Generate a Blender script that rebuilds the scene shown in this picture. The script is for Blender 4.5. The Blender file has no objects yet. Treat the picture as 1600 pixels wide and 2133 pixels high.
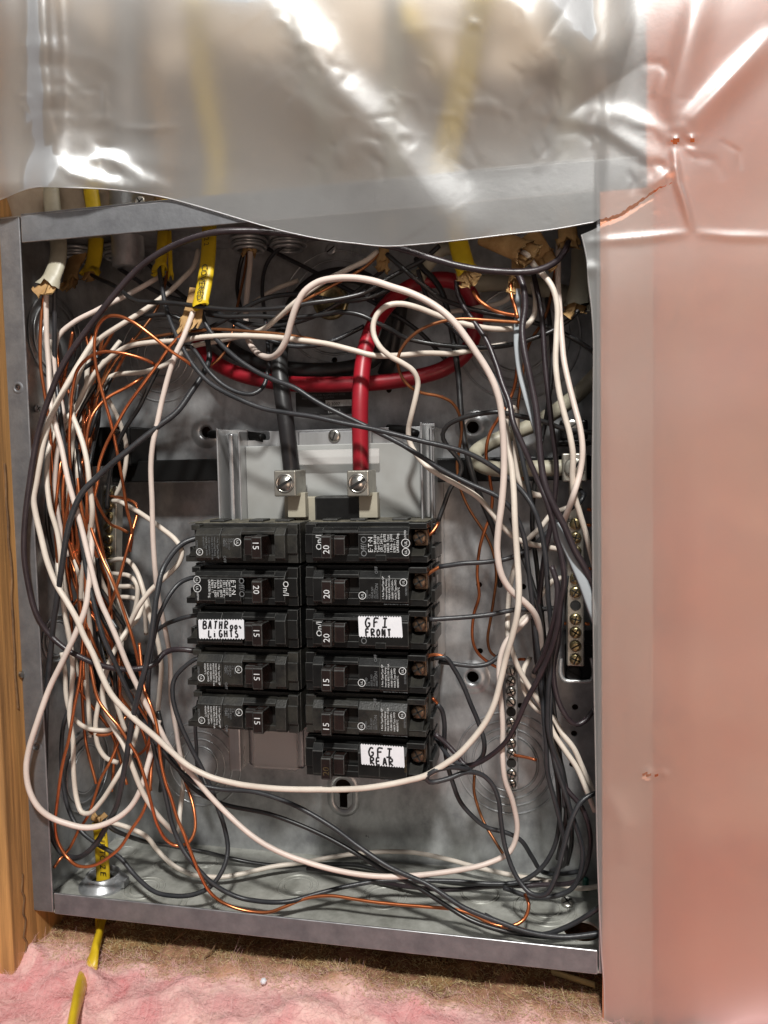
import bpy, bmesh, math, random
import numpy as np
from mathutils import Vector, Matrix
random.seed(7); rng = np.random.RandomState(7)
scene = bpy.context.scene
COL = scene.collection

# ------------------------------------------------------------------ camera
CAMLOC = np.array([0.3388, -0.4418, 0.2947]); ROT = (1.5082, 0.0206, 0.2056); FPX = 1602.18
cam_d = bpy.data.cameras.new("camera"); cam = bpy.data.objects.new("camera", cam_d); COL.objects.link(cam)
cam.location = CAMLOC; cam.rotation_euler = ROT
cam_d.sensor_fit = 'HORIZONTAL'; cam_d.sensor_width = 36.0; cam_d.lens = 36.0 * FPX / 1600.0
cam_d.clip_start = 0.01; cam_d.clip_end = 50
scene.camera = cam
# ------------------------------------------------------------------ world, lamp and added fill
w = bpy.data.worlds.new("World"); scene.world = w; w.use_nodes = True
wn = w.node_tree.nodes; wl = w.node_tree.links
bg = wn["Background"]; bg.inputs[1].default_value = 0.30
tc = wn.new('ShaderNodeTexCoord'); mp = wn.new('ShaderNodeSeparateXYZ'); cr = wn.new('ShaderNodeValToRGB')
ma = wn.new('ShaderNodeMath'); ma.operation = 'MULTIPLY_ADD'; ma.inputs[1].default_value = .5; ma.inputs[2].default_value = .5
wl.new(tc.outputs['Generated'], mp.inputs[0]); wl.new(mp.outputs['Z'], ma.inputs[0]); wl.new(ma.outputs[0], cr.inputs[0]); wl.new(cr.outputs[0], bg.inputs[0])
cr.color_ramp.elements[0].position = .25; cr.color_ramp.elements[0].color = (.42, .34, .32, 1)
cr.color_ramp.elements[1].position = .8; cr.color_ramp.elements[1].color = (.80, .80, .80, 1)

def area(name, loc, target, size, power, color):
    l = bpy.data.lights.new(name, 'AREA'); l.size = size; l.energy = power; l.color = color
    o = bpy.data.objects.new(name, l); COL.objects.link(o); o.location = loc
    d = Vector(target) - Vector(loc); o.rotation_euler = d.to_track_quat('-Z', 'Y').to_euler()
    return o
area("ceiling_lamp", (.44, -.98, 1.32), (.19, 0, .25), .12, 28, (1, .99, .955))
area("warm_fill", (.75, -1.25, -.05), (.25, 0, .25), .6, 2.6, (1, .72, .55))  # added fill for the warm pink bounce; no lamp stands there
scene.view_settings.view_transform = 'Standard'; scene.view_settings.look = 'None'
scene.view_settings.exposure = 0; scene.view_settings.gamma = 1
cy = scene.cycles
cy.max_bounces = 10; cy.transmission_bounces = 8; cy.transparent_max_bounces = 8; cy.diffuse_bounces = 4; cy.glossy_bounces = 4
cy.caustics_refractive = True; cy.caustics_reflective = False; cy.sample_clamp_indirect = 3; cy.use_denoising = True

# ------------------------------------------------------------------ pixel (1600 x 2133 photo) + depth in mm -> metres
def _R(rx, ry, rz):
    return np.array(Matrix.Rotation(rz, 3, 'Z') @ Matrix.Rotation(ry, 3, 'Y') @ Matrix.Rotation(rx, 3, 'X'))
CM = _R(*ROT)
def at(x, y, d):
    v = CM @ np.array([(x - 800) / FPX, -(y - 1066.5) / FPX, -1.0])
    t = (d / 1000.0 - CAMLOC[1]) / v[1]
    return CAMLOC + v * t

# ------------------------------------------------------------------ materials
def mat(name, color=(.5, .5, .5), rough=.5, metal=0., var=.0, scale=40., bump=.0, bscale=200., color2=None, coat=0., spec=.5, stretch=None, rvar=0., detail=4.):
    m = bpy.data.materials.new(name); m.use_nodes = True
    n = m.node_tree.nodes; l = m.node_tree.links; b = n["Principled BSDF"]
    b.inputs['Base Color'].default_value = (*color, 1); b.inputs['Roughness'].default_value = rough
    b.inputs['Metallic'].default_value = metal; b.inputs['Coat Weight'].default_value = coat
    b.inputs['Specular IOR Level'].default_value = spec
    t = n.new('ShaderNodeTexCoord'); src = t.outputs['Object']
    if stretch:
        mpn = n.new('ShaderNodeMapping'); mpn.inputs['Scale'].default_value = stretch; l.new(src, mpn.inputs[0]); src = mpn.outputs[0]
    if color2 or var or rvar:
        z = n.new('ShaderNodeTexNoise'); z.inputs['Scale'].default_value = scale; z.inputs['Detail'].default_value = detail; z.inputs['Roughness'].default_value = .65
        l.new(src, z.inputs['Vector'])
        r = n.new('ShaderNodeValToRGB'); r.color_ramp.elements[0].position = .35; r.color_ramp.elements[1].position = .65
        c2 = color2 or tuple(c * (1 - var) for c in color)
        r.color_ramp.elements[0].color = (*color, 1); r.color_ramp.elements[1].color = (*c2, 1)
        l.new(z.outputs['Fac'], r.inputs[0]); l.new(r.outputs[0], b.inputs['Base Color'])
        if rvar:
            q = n.new('ShaderNodeMath'); q.operation = 'MULTIPLY_ADD'; q.inputs[1].default_value = rvar; q.inputs[2].default_value = rough - rvar * .5
            l.new(z.outputs['Fac'], q.inputs[0]); l.new(q.outputs[0], b.inputs['Roughness'])
    if bump:
        z2 = n.new('ShaderNodeTexNoise'); z2.inputs['Scale'].default_value = bscale; z2.inputs['Detail'].default_value = 5
        l.new(src, z2.inputs['Vector'])
        bp = n.new('ShaderNodeBump'); bp.inputs['Strength'].default_value = bump; bp.inputs['Distance'].default_value = .001
        l.new(z2.outputs['Fac'], bp.inputs['Height']); l.new(bp.outputs[0], b.inputs['Normal'])
    return m

M = {}
M['galv'] = mat('galvanised_steel', (.58, .59, .595), .34, .60, scale=42, color2=(.29, .295, .305), bump=.12, bscale=260, rvar=.30, stretch=(1.15, 1, .85), detail=9)
M['flange'] = mat('flange_steel', (.235, .24, .25), .5, .55, scale=70, color2=(.155, .157, .168), bump=.14, bscale=500, rvar=.3, detail=8)
M['floor_steel'] = mat('floor_steel', (.58, .58, .53), .40, .30, scale=44, color2=(.30, .30, .265), bump=.12, bscale=200, rvar=.3, detail=8)
M['zinc'] = mat('zinc_screw', (.62, .60, .55), .28, 1., var=.4, scale=300)
M['brass'] = mat('brass_screw', (.55, .45, .24), .30, 1., var=.5, scale=400)
M['alu'] = mat('aluminium_lug', (.50, .48, .42), .38, .85, var=.25, scale=150, bump=.1, bscale=900)
M['bright'] = mat('bright_bracket', (.60, .61, .61), .30, .6, scale=40, color2=(.46, .46, .46), stretch=(3, 1, .4), rvar=.2)
M['wh'] = mat('white_insulation_pvc', (.76, .68, .59), .42, scale=30, color2=(.62, .54, .46), bump=.05, bscale=500, spec=.45)
M['wh2'] = mat('rosy_white_pvc', (.76, .64, .57), .42, scale=30, color2=(.64, .54, .48), bump=.05, bscale=500, spec=.45)
M['bk'] = mat('black_insulation_pvc', (.012, .012, .013), .34, scale=60, color2=(.024, .023, .023), bump=.06, bscale=700, spec=.6)
M['gy'] = mat('charcoal_insulation_pvc', (.021, .023, .026), .38, scale=60, color2=(.040, .040, .044), bump=.12, bscale=900, spec=.5)
M['pu'] = mat('plum_black_pvc', (.022, .015, .018), .36, scale=60, color2=(.040, .029, .033), bump=.12, bscale=900, spec=.55)
M['cu'] = mat('bare_copper', (.72, .235, .09), .28, .80, scale=35, color2=(.44, .125, .05), bump=.04, bscale=500)
M['cu2'] = mat('tarnished_copper', (.48, .19, .075), .33, .8, scale=50, color2=(.24, .10, .05), bump=.06, bscale=500)
M['rd'] = mat('red_cable', (.40, .010, .022), .40, scale=30, color2=(.26, .010, .02), bump=.05, bscale=160)
M['bkc'] = mat('black_cable', (.016, .015, .016), .42, scale=30, color2=(.03, .03, .03), bump=.14, bscale=160)
M['ye'] = mat('yellow_jacket', (.72, .50, .02), .38, scale=60, color2=(.60, .40, .015), bump=.08, bscale=300)
M['be'] = mat('beige_jacket', (.46, .43, .33), .45, scale=50, color2=(.36, .33, .25), bump=.08, bscale=300)
M['kr'] = mat('kraft_paper', (.50, .31, .13), .75, scale=90, color2=(.34, .19, .07), bump=.5, bscale=300)
M['plastic'] = mat('black_moulded_plastic', (.005, .005, .005), .32, scale=55, color2=(.010, .010, .0095), bump=.08, bscale=1200, spec=.4, rvar=.25)
M['dusty'] = mat('dusty_black_plastic', (.007, .007, .007), .42, scale=70, color2=(.034, .032, .026), bump=.2, bscale=900, detail=8)
M['dust'] = mat('thick_dust', (.20, .18, .13), .8, scale=160, color2=(.05, .048, .042), bump=.8, bscale=700, detail=8)
M['handle'] = mat('brown_black_handle', (.010, .0055, .005), .22, scale=60, color2=(.020, .011, .009), spec=.6)
M['ink'] = mat('white_ink', (.80, .82, .82), .6, scale=300, color2=(.55, .56, .56))
M['inkdim'] = mat('faded_white_ink', (.20, .21, .215), .6, scale=200, color2=(.10, .105, .11))
M['paper'] = mat('white_paper', (.80, .81, .84), .7, scale=60, color2=(.72, .73, .77), bump=.1, bscale=900)
M['marker'] = mat('black_marker', (.01, .01, .012), .5)
M['insul'] = mat('white_insulator', (.40, .41, .40), .42, scale=14, color2=(.30, .30, .285), bump=.05, bscale=200)
M['dull'] = mat('tarnished_terminal_brass', (.24, .165, .11), .36, .9, scale=300, color2=(.12, .08, .055))
M['cream'] = mat('cream_plastic', (.40, .37, .29), .5, var=.2)
M['dark'] = mat('dark_void', (.010, .009, .008), .8)
M['barblk'] = mat('black_bar', (.006, .006, .006), .45, spec=.2)
M['sticker'] = mat('dark_rating_sticker', (.022, .020, .020), .6, var=.3)
M['stud'] = mat('stud_wood', (.64, .33, .11), .6, scale=11, color2=(.24, .125, .045), bump=.3, bscale=40, stretch=(14, 14, .5), detail=9)
M['studd'] = mat('rough_bark_edge', (.22, .12, .05), .8, scale=60, color2=(.09, .05, .025), bump=.6, bscale=150)
M['board'] = mat('sheathing', (.14, .085, .045), .85, scale=20, color2=(.06, .035, .02), bump=.4, bscale=200, stretch=(1, 1, 3))
M['fibre'] = mat('straw_fibre', (.68, .55, .30), .8, scale=300, color2=(.40, .30, .14))
M['pale'] = mat('pale_splinter', (.46, .36, .17), .7, var=.3)
M['pfibre'] = mat('pink_fibre', (.82, .50, .49), .8)
M['green'] = mat('green_screw_paint', (.02, .12, .09), .4)
M['seafoam'] = mat('glazed_paper_strip', (.36, .39, .41), .5, var=.1)

def insul_mat():
    m = bpy.data.materials.new('pink_fibreglass'); m.use_nodes = True
    n = m.node_tree.nodes; l = m.node_tree.links; b = n["Principled BSDF"]; b.inputs['Roughness'].default_value = .95
    b.inputs['Specular IOR Level'].default_value = .1
    t = n.new('ShaderNodeTexCoord')
    z = n.new('ShaderNodeTexNoise'); z.inputs['Scale'].default_value = 30; z.inputs['Detail'].default_value = 8; z.inputs['Roughness'].default_value = .6; z.inputs['Distortion'].default_value = 1.2; l.new(t.outputs['Object'], z.inputs['Vector'])
    at_ = n.new('ShaderNodeAttribute'); at_.attribute_name = 'dust'
    a = n.new('ShaderNodeMath'); a.operation = 'MULTIPLY_ADD'; a.inputs[1].default_value = .9; l.new(z.outputs['Fac'], a.inputs[0]); l.new(at_.outputs['Fac'], a.inputs[2])
    r = n.new('ShaderNodeValToRGB'); e = r.color_ramp.elements
    e[0].position = .32; e[0].color = (.66, .26, .26, 1)
    e[1].position = 1.25; e[1].color = (.20, .10, .055, 1)
    k = e.new(.44); k.color = (.71, .37, .355, 1); k = e.new(.58); k.color = (.80, .52, .47, 1); k = e.new(.78); k.color = (.50, .28, .185, 1); k = e.new(1.0); k.color = (.30, .175, .085, 1)
    l.new(a.outputs[0], r.inputs[0]); l.new(r.outputs[0], b.inputs['Base Color'])
    z2 = n.new('ShaderNodeTexNoise'); z2.inputs['Scale'].default_value = 260; z2.inputs['Detail'].default_value = 8; l.new(t.outputs['Object'], z2.inputs['Vector'])
    bp = n.new('ShaderNodeBump'); bp.inputs['Strength'].default_value = .8; bp.inputs['Distance'].default_value = .0022
    l.new(z2.outputs['Fac'], bp.inputs['Height']); l.new(bp.outputs[0], b.inputs['Normal'])
    return m
M['insulation'] = insul_mat()
M['brown_batt'] = mat('brown_dusty_batt', (.32, .25, .185), .95, scale=22, color2=(.52, .42, .32), bump=.5, bscale=300)
M['tint'] = mat('pinkish_tint_strip', (.70, .34, .22), .8, scale=20, color2=(.68, .27, .15))  # pink tone for the strip added over the grey right flange
M['salmon'] = mat('salmon_fibreglass', (.78, .18, .05), .9, scale=9, color2=(.82, .31, .15), bump=.3, bscale=300)

def sheet_mat():
    m = bpy.data.materials.new('milky_polythene'); m.use_nodes = True
    n = m.node_tree.nodes; l = m.node_tree.links
    for q in list(n): n.remove(q)
    out = n.new('ShaderNodeOutputMaterial')
    t = n.new('ShaderNodeTexCoord')
    z = n.new('ShaderNodeTexNoise'); z.inputs['Scale'].default_value = 90; z.inputs['Detail'].default_value = 8; z.inputs['Roughness'].default_value = .62; l.new(t.outputs['Object'], z.inputs['Vector'])
    bp = n.new('ShaderNodeBump'); bp.inputs['Strength'].default_value = .16; bp.inputs['Distance'].default_value = .0008
    l.new(z.outputs['Fac'], bp.inputs['Height'])
    rf = n.new('ShaderNodeBsdfRefraction'); rf.inputs['IOR'].default_value = 1.12; rf.inputs['Roughness'].default_value = .72; rf.inputs['Color'].default_value = (.96, .95, .93, 1)
    df = n.new('ShaderNodeBsdfDiffuse'); df.inputs['Color'].default_value = (.66, .655, .635, 1)
    tl = n.new('ShaderNodeBsdfTranslucent'); tl.inputs['Color'].default_value = (.85, .83, .80, 1)
    m1 = n.new('ShaderNodeMixShader'); m1.inputs[0].default_value = .45; l.new(df.outputs[0], m1.inputs[1]); l.new(tl.outputs[0], m1.inputs[2])
    m2 = n.new('ShaderNodeMixShader'); m2.inputs[0].default_value = .32; l.new(rf.outputs[0], m2.inputs[1]); l.new(m1.outputs[0], m2.inputs[2])
    gl = n.new('ShaderNodeBsdfGlossy'); gl.inputs['Roughness'].default_value = .41; gl.inputs['Color'].default_value = (1, 1, 1, 1)
    fr = n.new('ShaderNodeFresnel'); fr.inputs['IOR'].default_value = 1.55
    fm = n.new('ShaderNodeMath'); fm.operation = 'MULTIPLY_ADD'; fm.inputs[1].default_value = 1.4; fm.inputs[2].default_value = .005; l.new(fr.outputs[0], fm.inputs[0])
    m3 = n.new('ShaderNodeMixShader'); l.new(fm.outputs[0], m3.inputs[0]); l.new(m2.outputs[0], m3.inputs[1]); l.new(gl.outputs[0], m3.inputs[2])
    for q in (rf, df, gl): l.new(bp.outputs[0], q.inputs['Normal'])
    l.new(m3.outputs[0], out.inputs['Surface'])
    return m
M['sheet'] = sheet_mat()
def clear_mat():
    m = bpy.data.materials.new('clear_guard'); m.use_nodes = True
    b = m.node_tree.nodes["Principled BSDF"]; b.inputs['Base Color'].default_value = (.8, .78, .76, 1); b.inputs['Roughness'].default_value = .25
    b.inputs['Alpha'].default_value = .35
    return m
M['clear'] = clear_mat()

M['worn'] = mat('worn_plastic_edge', (.05, .05, .047), .5, scale=300, color2=(.014, .014, .013))
M['bare'] = mat('bright_sheared_edge', (.46, .46, .47), .35, .7, scale=90, color2=(.26, .26, .27))
EDGE = {'plastic': 'worn', 'dusty': 'worn', 'handle': 'worn', 'flange': 'bare', 'bright': 'bare'}
# ------------------------------------------------------------------ object helpers
def link_mesh(name, me, m, parent=None, smooth=False):
    o = bpy.data.objects.new(name, me); COL.objects.link(o)
    if m is not None and not me.materials:
        me.materials.append(M[m] if isinstance(m, str) else m)
        if m in EDGE: me.materials.append(M[EDGE[m]])
    if smooth: me.polygons.foreach_set('use_smooth', [True] * len(me.polygons))
    if parent: o.parent = parent; o.matrix_parent_inverse = parent.matrix_world.inverted()
    return o
def obj(name, bm, m, parent=None, smooth=False):
    me = bpy.data.meshes.new(name); bm.to_mesh(me); bm.free()
    return link_mesh(name, me, m, parent, smooth)
def raw(name, v, f, m, parent=None, smooth=True):
    me = bpy.data.meshes.new(name); me.from_pydata([tuple(a) for a in v], [], f); me.update()
    return link_mesh(name, me, m, parent, smooth)
def empty(name, loc=(0, 0, 0)):
    o = bpy.data.objects.new(name, None); COL.objects.link(o); o.location = loc; o.empty_display_size = .01
    bpy.context.view_layer.update(); return o
def tag(o, label, cat, group=None, kind=None):
    if label: o['label'] = label
    if cat: o['category'] = cat
    if group: o['group'] = group
    if kind: o['kind'] = kind
    return o
def box(x0, x1, y0, y1, z0, z1, bev=.0003, seg=2, bm=None):
    b = bm or bmesh.new()
    n = bmesh.new()
    bmesh.ops.create_cube(n, size=1)
    for v in n.verts:
        v.co = Vector(((x0 + x1) / 2 + v.co.x * (x1 - x0), (y0 + y1) / 2 + v.co.y * (y1 - y0), (z0 + z1) / 2 + v.co.z * (z1 - z0)))
    bmesh.ops.recalc_face_normals(n, faces=n.faces)
    if bev: bmesh.ops.bevel(n, geom=n.edges[:], offset=bev, segments=seg, affect='EDGES', profile=.5, material=1)
    return merge(b, n)
def merge(b, n):
    me = bpy.data.meshes.new('t'); n.to_mesh(me); n.free(); b.from_mesh(me); bpy.data.meshes.remove(me); return b
def prism(poly, axis, a, b_, bev=0., bm=None, seg=2):
    """poly list of 2D points in the two other axes (order x,y,z minus axis)"""
    n = bmesh.new(); rings = []
    for t in (a, b_):
        r = []
        for p in poly:
            c = [p[0], p[1]]; c.insert(axis, t); r.append(n.verts.new(c))
        rings.append(r)
    n.faces.new(rings[0]); n.faces.new(rings[1][::-1]); k = len(poly)
    for i in range(k): n.faces.new((rings[0][i], rings[1][i], rings[1][(i + 1) % k], rings[0][(i + 1) % k]))
    bmesh.ops.recalc_face_normals(n, faces=n.faces)
    if bev: bmesh.ops.bevel(n, geom=n.edges[:], offset=bev, segments=seg, affect='EDGES', profile=.5, material=1)
    return merge(bm or bmesh.new(), n)
def lathe(c, prof, axis=(0, -1, 0), seg=32, bm=None):
    """profile of (radius, height along axis) spun about axis at c"""
    n = bm or bmesh.new(); a = Vector(axis).normalized(); q = a.to_track_quat('Z', 'Y'); rings = []
    for r, h in prof:
        rings.append([n.verts.new(Vector(c) + q @ Vector((r * math.cos(t * 2 * math.pi / seg), r * math.sin(t * 2 * math.pi / seg), h))) for t in range(seg)])
    for i in range(len(rings) - 1):
        for j in range(seg): n.faces.new((rings[i][j], rings[i][(j + 1) % seg], rings[i + 1][(j + 1) % seg], rings[i + 1][j]))
    if prof[0][0] > 0: n.faces.new(rings[0][::-1])
    if prof[-1][0] > 0: n.faces.new(rings[-1])
    bmesh.ops.remove_doubles(n, verts=n.verts[:], dist=1e-6)
    return n
def ring_bm(c, R, r, axis=(0, -1, 0), seg=48, bm=None, sx=1.):
    n = bm or bmesh.new(); a = Vector(axis).normalized(); q = a.to_track_quat('Z', 'Y'); rs = []
    for t in range(seg):
        th = t * 2 * math.pi / seg; rr = []
        for k in range(6):
            ph = k * math.pi / 3
            rr.append(n.verts.new(Vector(c) + q @ Vector(((R + r * math.cos(ph)) * math.cos(th), (R + r * math.cos(ph)) * math.sin(th), r * .8 * math.sin(ph)))))
        rs.append(rr)
    for t in range(seg):
        for k in range(6): n.faces.new((rs[t][k], rs[(t + 1) % seg][k], rs[(t + 1) % seg][(k + 1) % 6], rs[t][(k + 1) % 6]))
    bmesh.ops.recalc_face_normals(n, faces=n.faces)
    return n
def spline(P, step=.0022):
    P = np.asarray(P, float)
    if len(P) < 3:
        n = max(2, int(np.linalg.norm(P[1] - P[0]) / step)); return np.array([P[0] + (P[1] - P[0]) * t for t in np.linspace(0, 1, n)])
    Q = np.vstack([2 * P[0] - P[1], P, 2 * P[-1] - P[-2]]); out = []
    for i in range(len(P) - 1):
        p0, p1, p2, p3 = Q[i:i + 4]
        t0 = 0; t1 = t0 + max(np.linalg.norm(p1 - p0), 1e-6) ** .5; t2 = t1 + max(np.linalg.norm(p2 - p1), 1e-6) ** .5; t3 = t2 + max(np.linalg.norm(p3 - p2), 1e-6) ** .5
        n = max(2, int(np.linalg.norm(p2 - p1) / step))
        for t in np.linspace(t1, t2, n, endpoint=False):
            a1 = (t1 - t) / (t1 - t0) * p0 + (t - t0) / (t1 - t0) * p1; a2 = (t2 - t) / (t2 - t1) * p1 + (t - t1) / (t2 - t1) * p2; a3 = (t3 - t) / (t3 - t2) * p2 + (t - t2) / (t3 - t2) * p3
            b1 = (t2 - t) / (t2 - t0) * a1 + (t - t0) / (t2 - t0) * a2; b2 = (t3 - t) / (t3 - t1) * a2 + (t - t1) / (t3 - t1) * a3
            out.append((t2 - t) / (t2 - t1) * b1 + (t - t1) / (t2 - t1) * b2)
    out.append(P[-1]); return np.array(out)
def sweep(C, r, seg=8, flat=None, up=(0, -1, 0), jag=0.):
    """tube along C; r scalar or array; flat = (rw, rt) elliptical with its thin side towards the up-vector"""
    C = np.asarray(C); n = len(C); T = np.gradient(C, axis=0); T /= np.linalg.norm(T, axis=1)[:, None] + 1e-12
    r = np.broadcast_to(r, (n,)) if np.ndim(r) <= 1 else r
    u = np.array(up, float); v = []
    N = u - T[0] * (u @ T[0])
    if np.linalg.norm(N) < 1e-3: N = np.array([1., 0, 0]) - T[0] * T[0][0]
    N /= np.linalg.norm(N)
    for i in range(n):
        if flat is not None:
            N2 = u - T[i] * (u @ T[i])
            if np.linalg.norm(N2) > .05: N = N2
        else: N = N - T[i] * (N @ T[i])
        N = N / np.linalg.norm(N); B = np.cross(T[i], N)
        for k in range(seg):
            a = 2 * math.pi * k / seg
            if flat is not None: o = B * math.cos(a) * flat[0] + N * math.sin(a) * flat[1]
            else: o = (B * math.cos(a) + N * math.sin(a)) * r[i]
            if jag and i >= n - 2: o = o * (1 + rng.uniform(-.15, .45)) + T[i] * rng.uniform(-jag, jag)
            v.append(C[i] + o)
    f = [(i * seg + k, i * seg + (k + 1) % seg, (i + 1) * seg + (k + 1) % seg, (i + 1) * seg + k) for i in range(n - 1) for k in range(seg)]
    return v, f
def caps(n, seg): return [tuple(range(seg))[::-1], tuple((n - 1) * seg + k for k in range(seg))]

def pts3(P, keep=True):
    """trace points (px, py[, depth mm]) -> world; missing depths are interpolated, and the run is kept inside the box walls"""
    ds = [p[2] if len(p) > 2 else None for p in P]; idx = [i for i, d in enumerate(ds) if d is not None]
    if not idx: ds = [20.] * len(P)
    else: ds = list(np.interp(range(len(P)), idx, [ds[i] for i in idx]))
    out = []
    for (p, d) in zip(P, ds):
        q = at(p[0], p[1], d)
        while keep and d > 0 and (q[0] < .0035 or (q[2] < .0035 and q[2] > -.05) or (q[2] > .4525)): d -= 2; q = at(p[0], p[1], d)
        out.append(q)
    return out
RAD = {'wh': .00170, 'wh2': .00174, 'bk': .0015, 'gy': .00152, 'pu': .0016, 'cu': .00108, 'cu2': .00100}
def tube_obj(name, P, r, m, parent=None, seg=8, wob=0.):
    C = spline(pts3(P))
    if wob:
        k = len(C); t = np.arange(k)
        for a in range(3): C[:, a] += wob * np.interp(t, np.linspace(0, k, max(3, k // 11)), rng.randn(max(3, k // 11)))
    v, f = sweep(C, r, seg); f = f + caps(len(C), seg)
    return raw(name, v, f, m, parent)
CATS = {'wh': 'white wire', 'wh2': 'white wire', 'bk': 'black wire', 'gy': 'black wire', 'pu': 'black wire', 'cu': 'copper wire', 'cu2': 'copper wire'}
NAMES = {'wh': 'white_wire', 'wh2': 'white_wire', 'bk': 'black_wire', 'gy': 'black_wire', 'pu': 'black_wire', 'cu': 'copper_wire', 'cu2': 'copper_wire'}
GRP = {'w': 'white neutral wires in the panel', 'b': 'black hot wires in the panel', 'c': 'bare copper ground wires in the panel'}
def wire(label, k, P, r=None):
    o = tube_obj(NAMES[k], P, r or RAD[k], k, wob=.00038)
    return tag(o, label, CATS[k], GRP[NAMES[k][0]])

def text_mesh(s, size, res=2, align='LEFT', sp=1.):
    c = bpy.data.curves.new('t', 'FONT'); c.body = s; c.size = size; c.resolution_u = res; c.align_x = align; c.space_line = sp; c.extrude = .00003
    o = bpy.data.objects.new('t', c); COL.objects.link(o)
    dg = bpy.context.evaluated_depsgraph_get(); me = bpy.data.meshes.new_from_object(o.evaluated_get(dg))
    bpy.data.objects.remove(o); bpy.data.curves.remove(c)
    me.materials.clear(); return me
def text(name, s, size, m, origin, xd, yd, parent=None, align='LEFT', sp=1., sx=1.):
    me = text_mesh(s, size, 2, align, sp); xd = Vector(xd).normalized(); yd = Vector(yd).normalized(); zd = xd.cross(yd)
    mm = Matrix((xd * sx, yd, zd)).transposed().to_4x4(); mm.translation = Vector(origin); me.transform(mm); me.update()
    return link_mesh(name, me, m, parent)

# ================================================================== THE SETTING: wall cavity
H = .4551; D = .100; XR = .388
def raypt(x, y): return CM @ np.array([(x - 800) / FPX, -(y - 1066.5) / FPX, -1.0])
def atz(x, y, z=0.): v = raypt(x, y); return CAMLOC + v * ((z - CAMLOC[2]) / v[2])
def atx(x, y, X=0.): v = raypt(x, y); return CAMLOC + v * ((X - CAMLOC[0]) / v[0])

o = obj('cavity_back_wall', box(-.3, 1.1, .135, .15, -.3, 1.3, 0), 'board'); tag(o, None, None, kind='structure')
# left stud: planed front, rough waney inner edge, cut at its foot
zf = -.047
bm = prism([(-.0395, -.025), (-.0015, -.025), (.0, -.0235), (-.0008, .10), (-.0395, .10)], 2, zf, 1.1, .0008)
st = obj('wall_stud', bm, 'stud'); tag(st, 'orange pine wall stud along the left side of the panel, sawn off at its foot', 'wall stud')
# waney bark flakes and splits on the side face
for i, (z0, z1, y0, th) in enumerate([(.0, .12, .004, .0010), (-.038, .03, -.012, .0007), (.14, .3, -.008, .0008)]):
    P = []
    n = 14
    for k in range(n):
        z = z0 + (z1 - z0) * k / (n - 1); P.append((.0002, y0 + rng.uniform(-.0015, .0015), z))
    v, f = sweep(spline(P, .003), th, 6); raw('grain_split', v, f, 'studd', st)
lx = at(64, 2046, -20)
text('grade_stamp', '\u25b3 207', .009, 'studd', (.0006, -.012, -.039), (0, 1, .0), (0, 0, 1), st)
# nail heads in the stud edge
for (px, py) in [(42, 1405)]:
    q = atx(px, py, -.0004); obj('nail', lathe(q, [(0, .0022), (.0022, .0018), (.0024, 0)], (1, 0, 0), 12), 'zinc', st)

# insulation below: lumpy batt
def insul(name, xs, zs, fy, label, seed, dustf, amp=1.):
    nx, nz = len(xs), len(zs); X, Z = np.meshgrid(xs, zs); r = np.random.RandomState(seed)
    Y = fy(X, Z)
    for k in range(46):
        fx, fz = r.uniform(-1, 1, 2) * (30 + 6.2 * k); a = amp * .0042 / (1 + k * .17)
        Y = Y + a * np.sin(X * fx + Z * fz * 1.2 + r.uniform(0, 6.28)) * (.7 + .3 * np.sin(X * 37 + k))
    Y = Y + r.randn(*Y.shape) * .0004
    v = np.stack([X, Y, Z], -1).reshape(-1, 3)
    f = [(j * nx + i, j * nx + i + 1, (j + 1) * nx + i + 1, (j + 1) * nx + i) for j in range(nz - 1) for i in range(nx - 1)]
    me = bpy.data.meshes.new(name); me.from_pydata(v.tolist(), [], f); me.update()
    at_ = me.attributes.new('dust', 'FLOAT', 'POINT'); at_.data.foreach_set('value', dustf(X, Z, r).reshape(-1).astype(np.float32))
    o = link_mesh(name, me, 'insulation', None, True); tag(o, label, 'insulation', kind='stuff'); return o, X, Y, Z
SH = -.028
qb = atz(176, 2036, SH)
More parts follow.
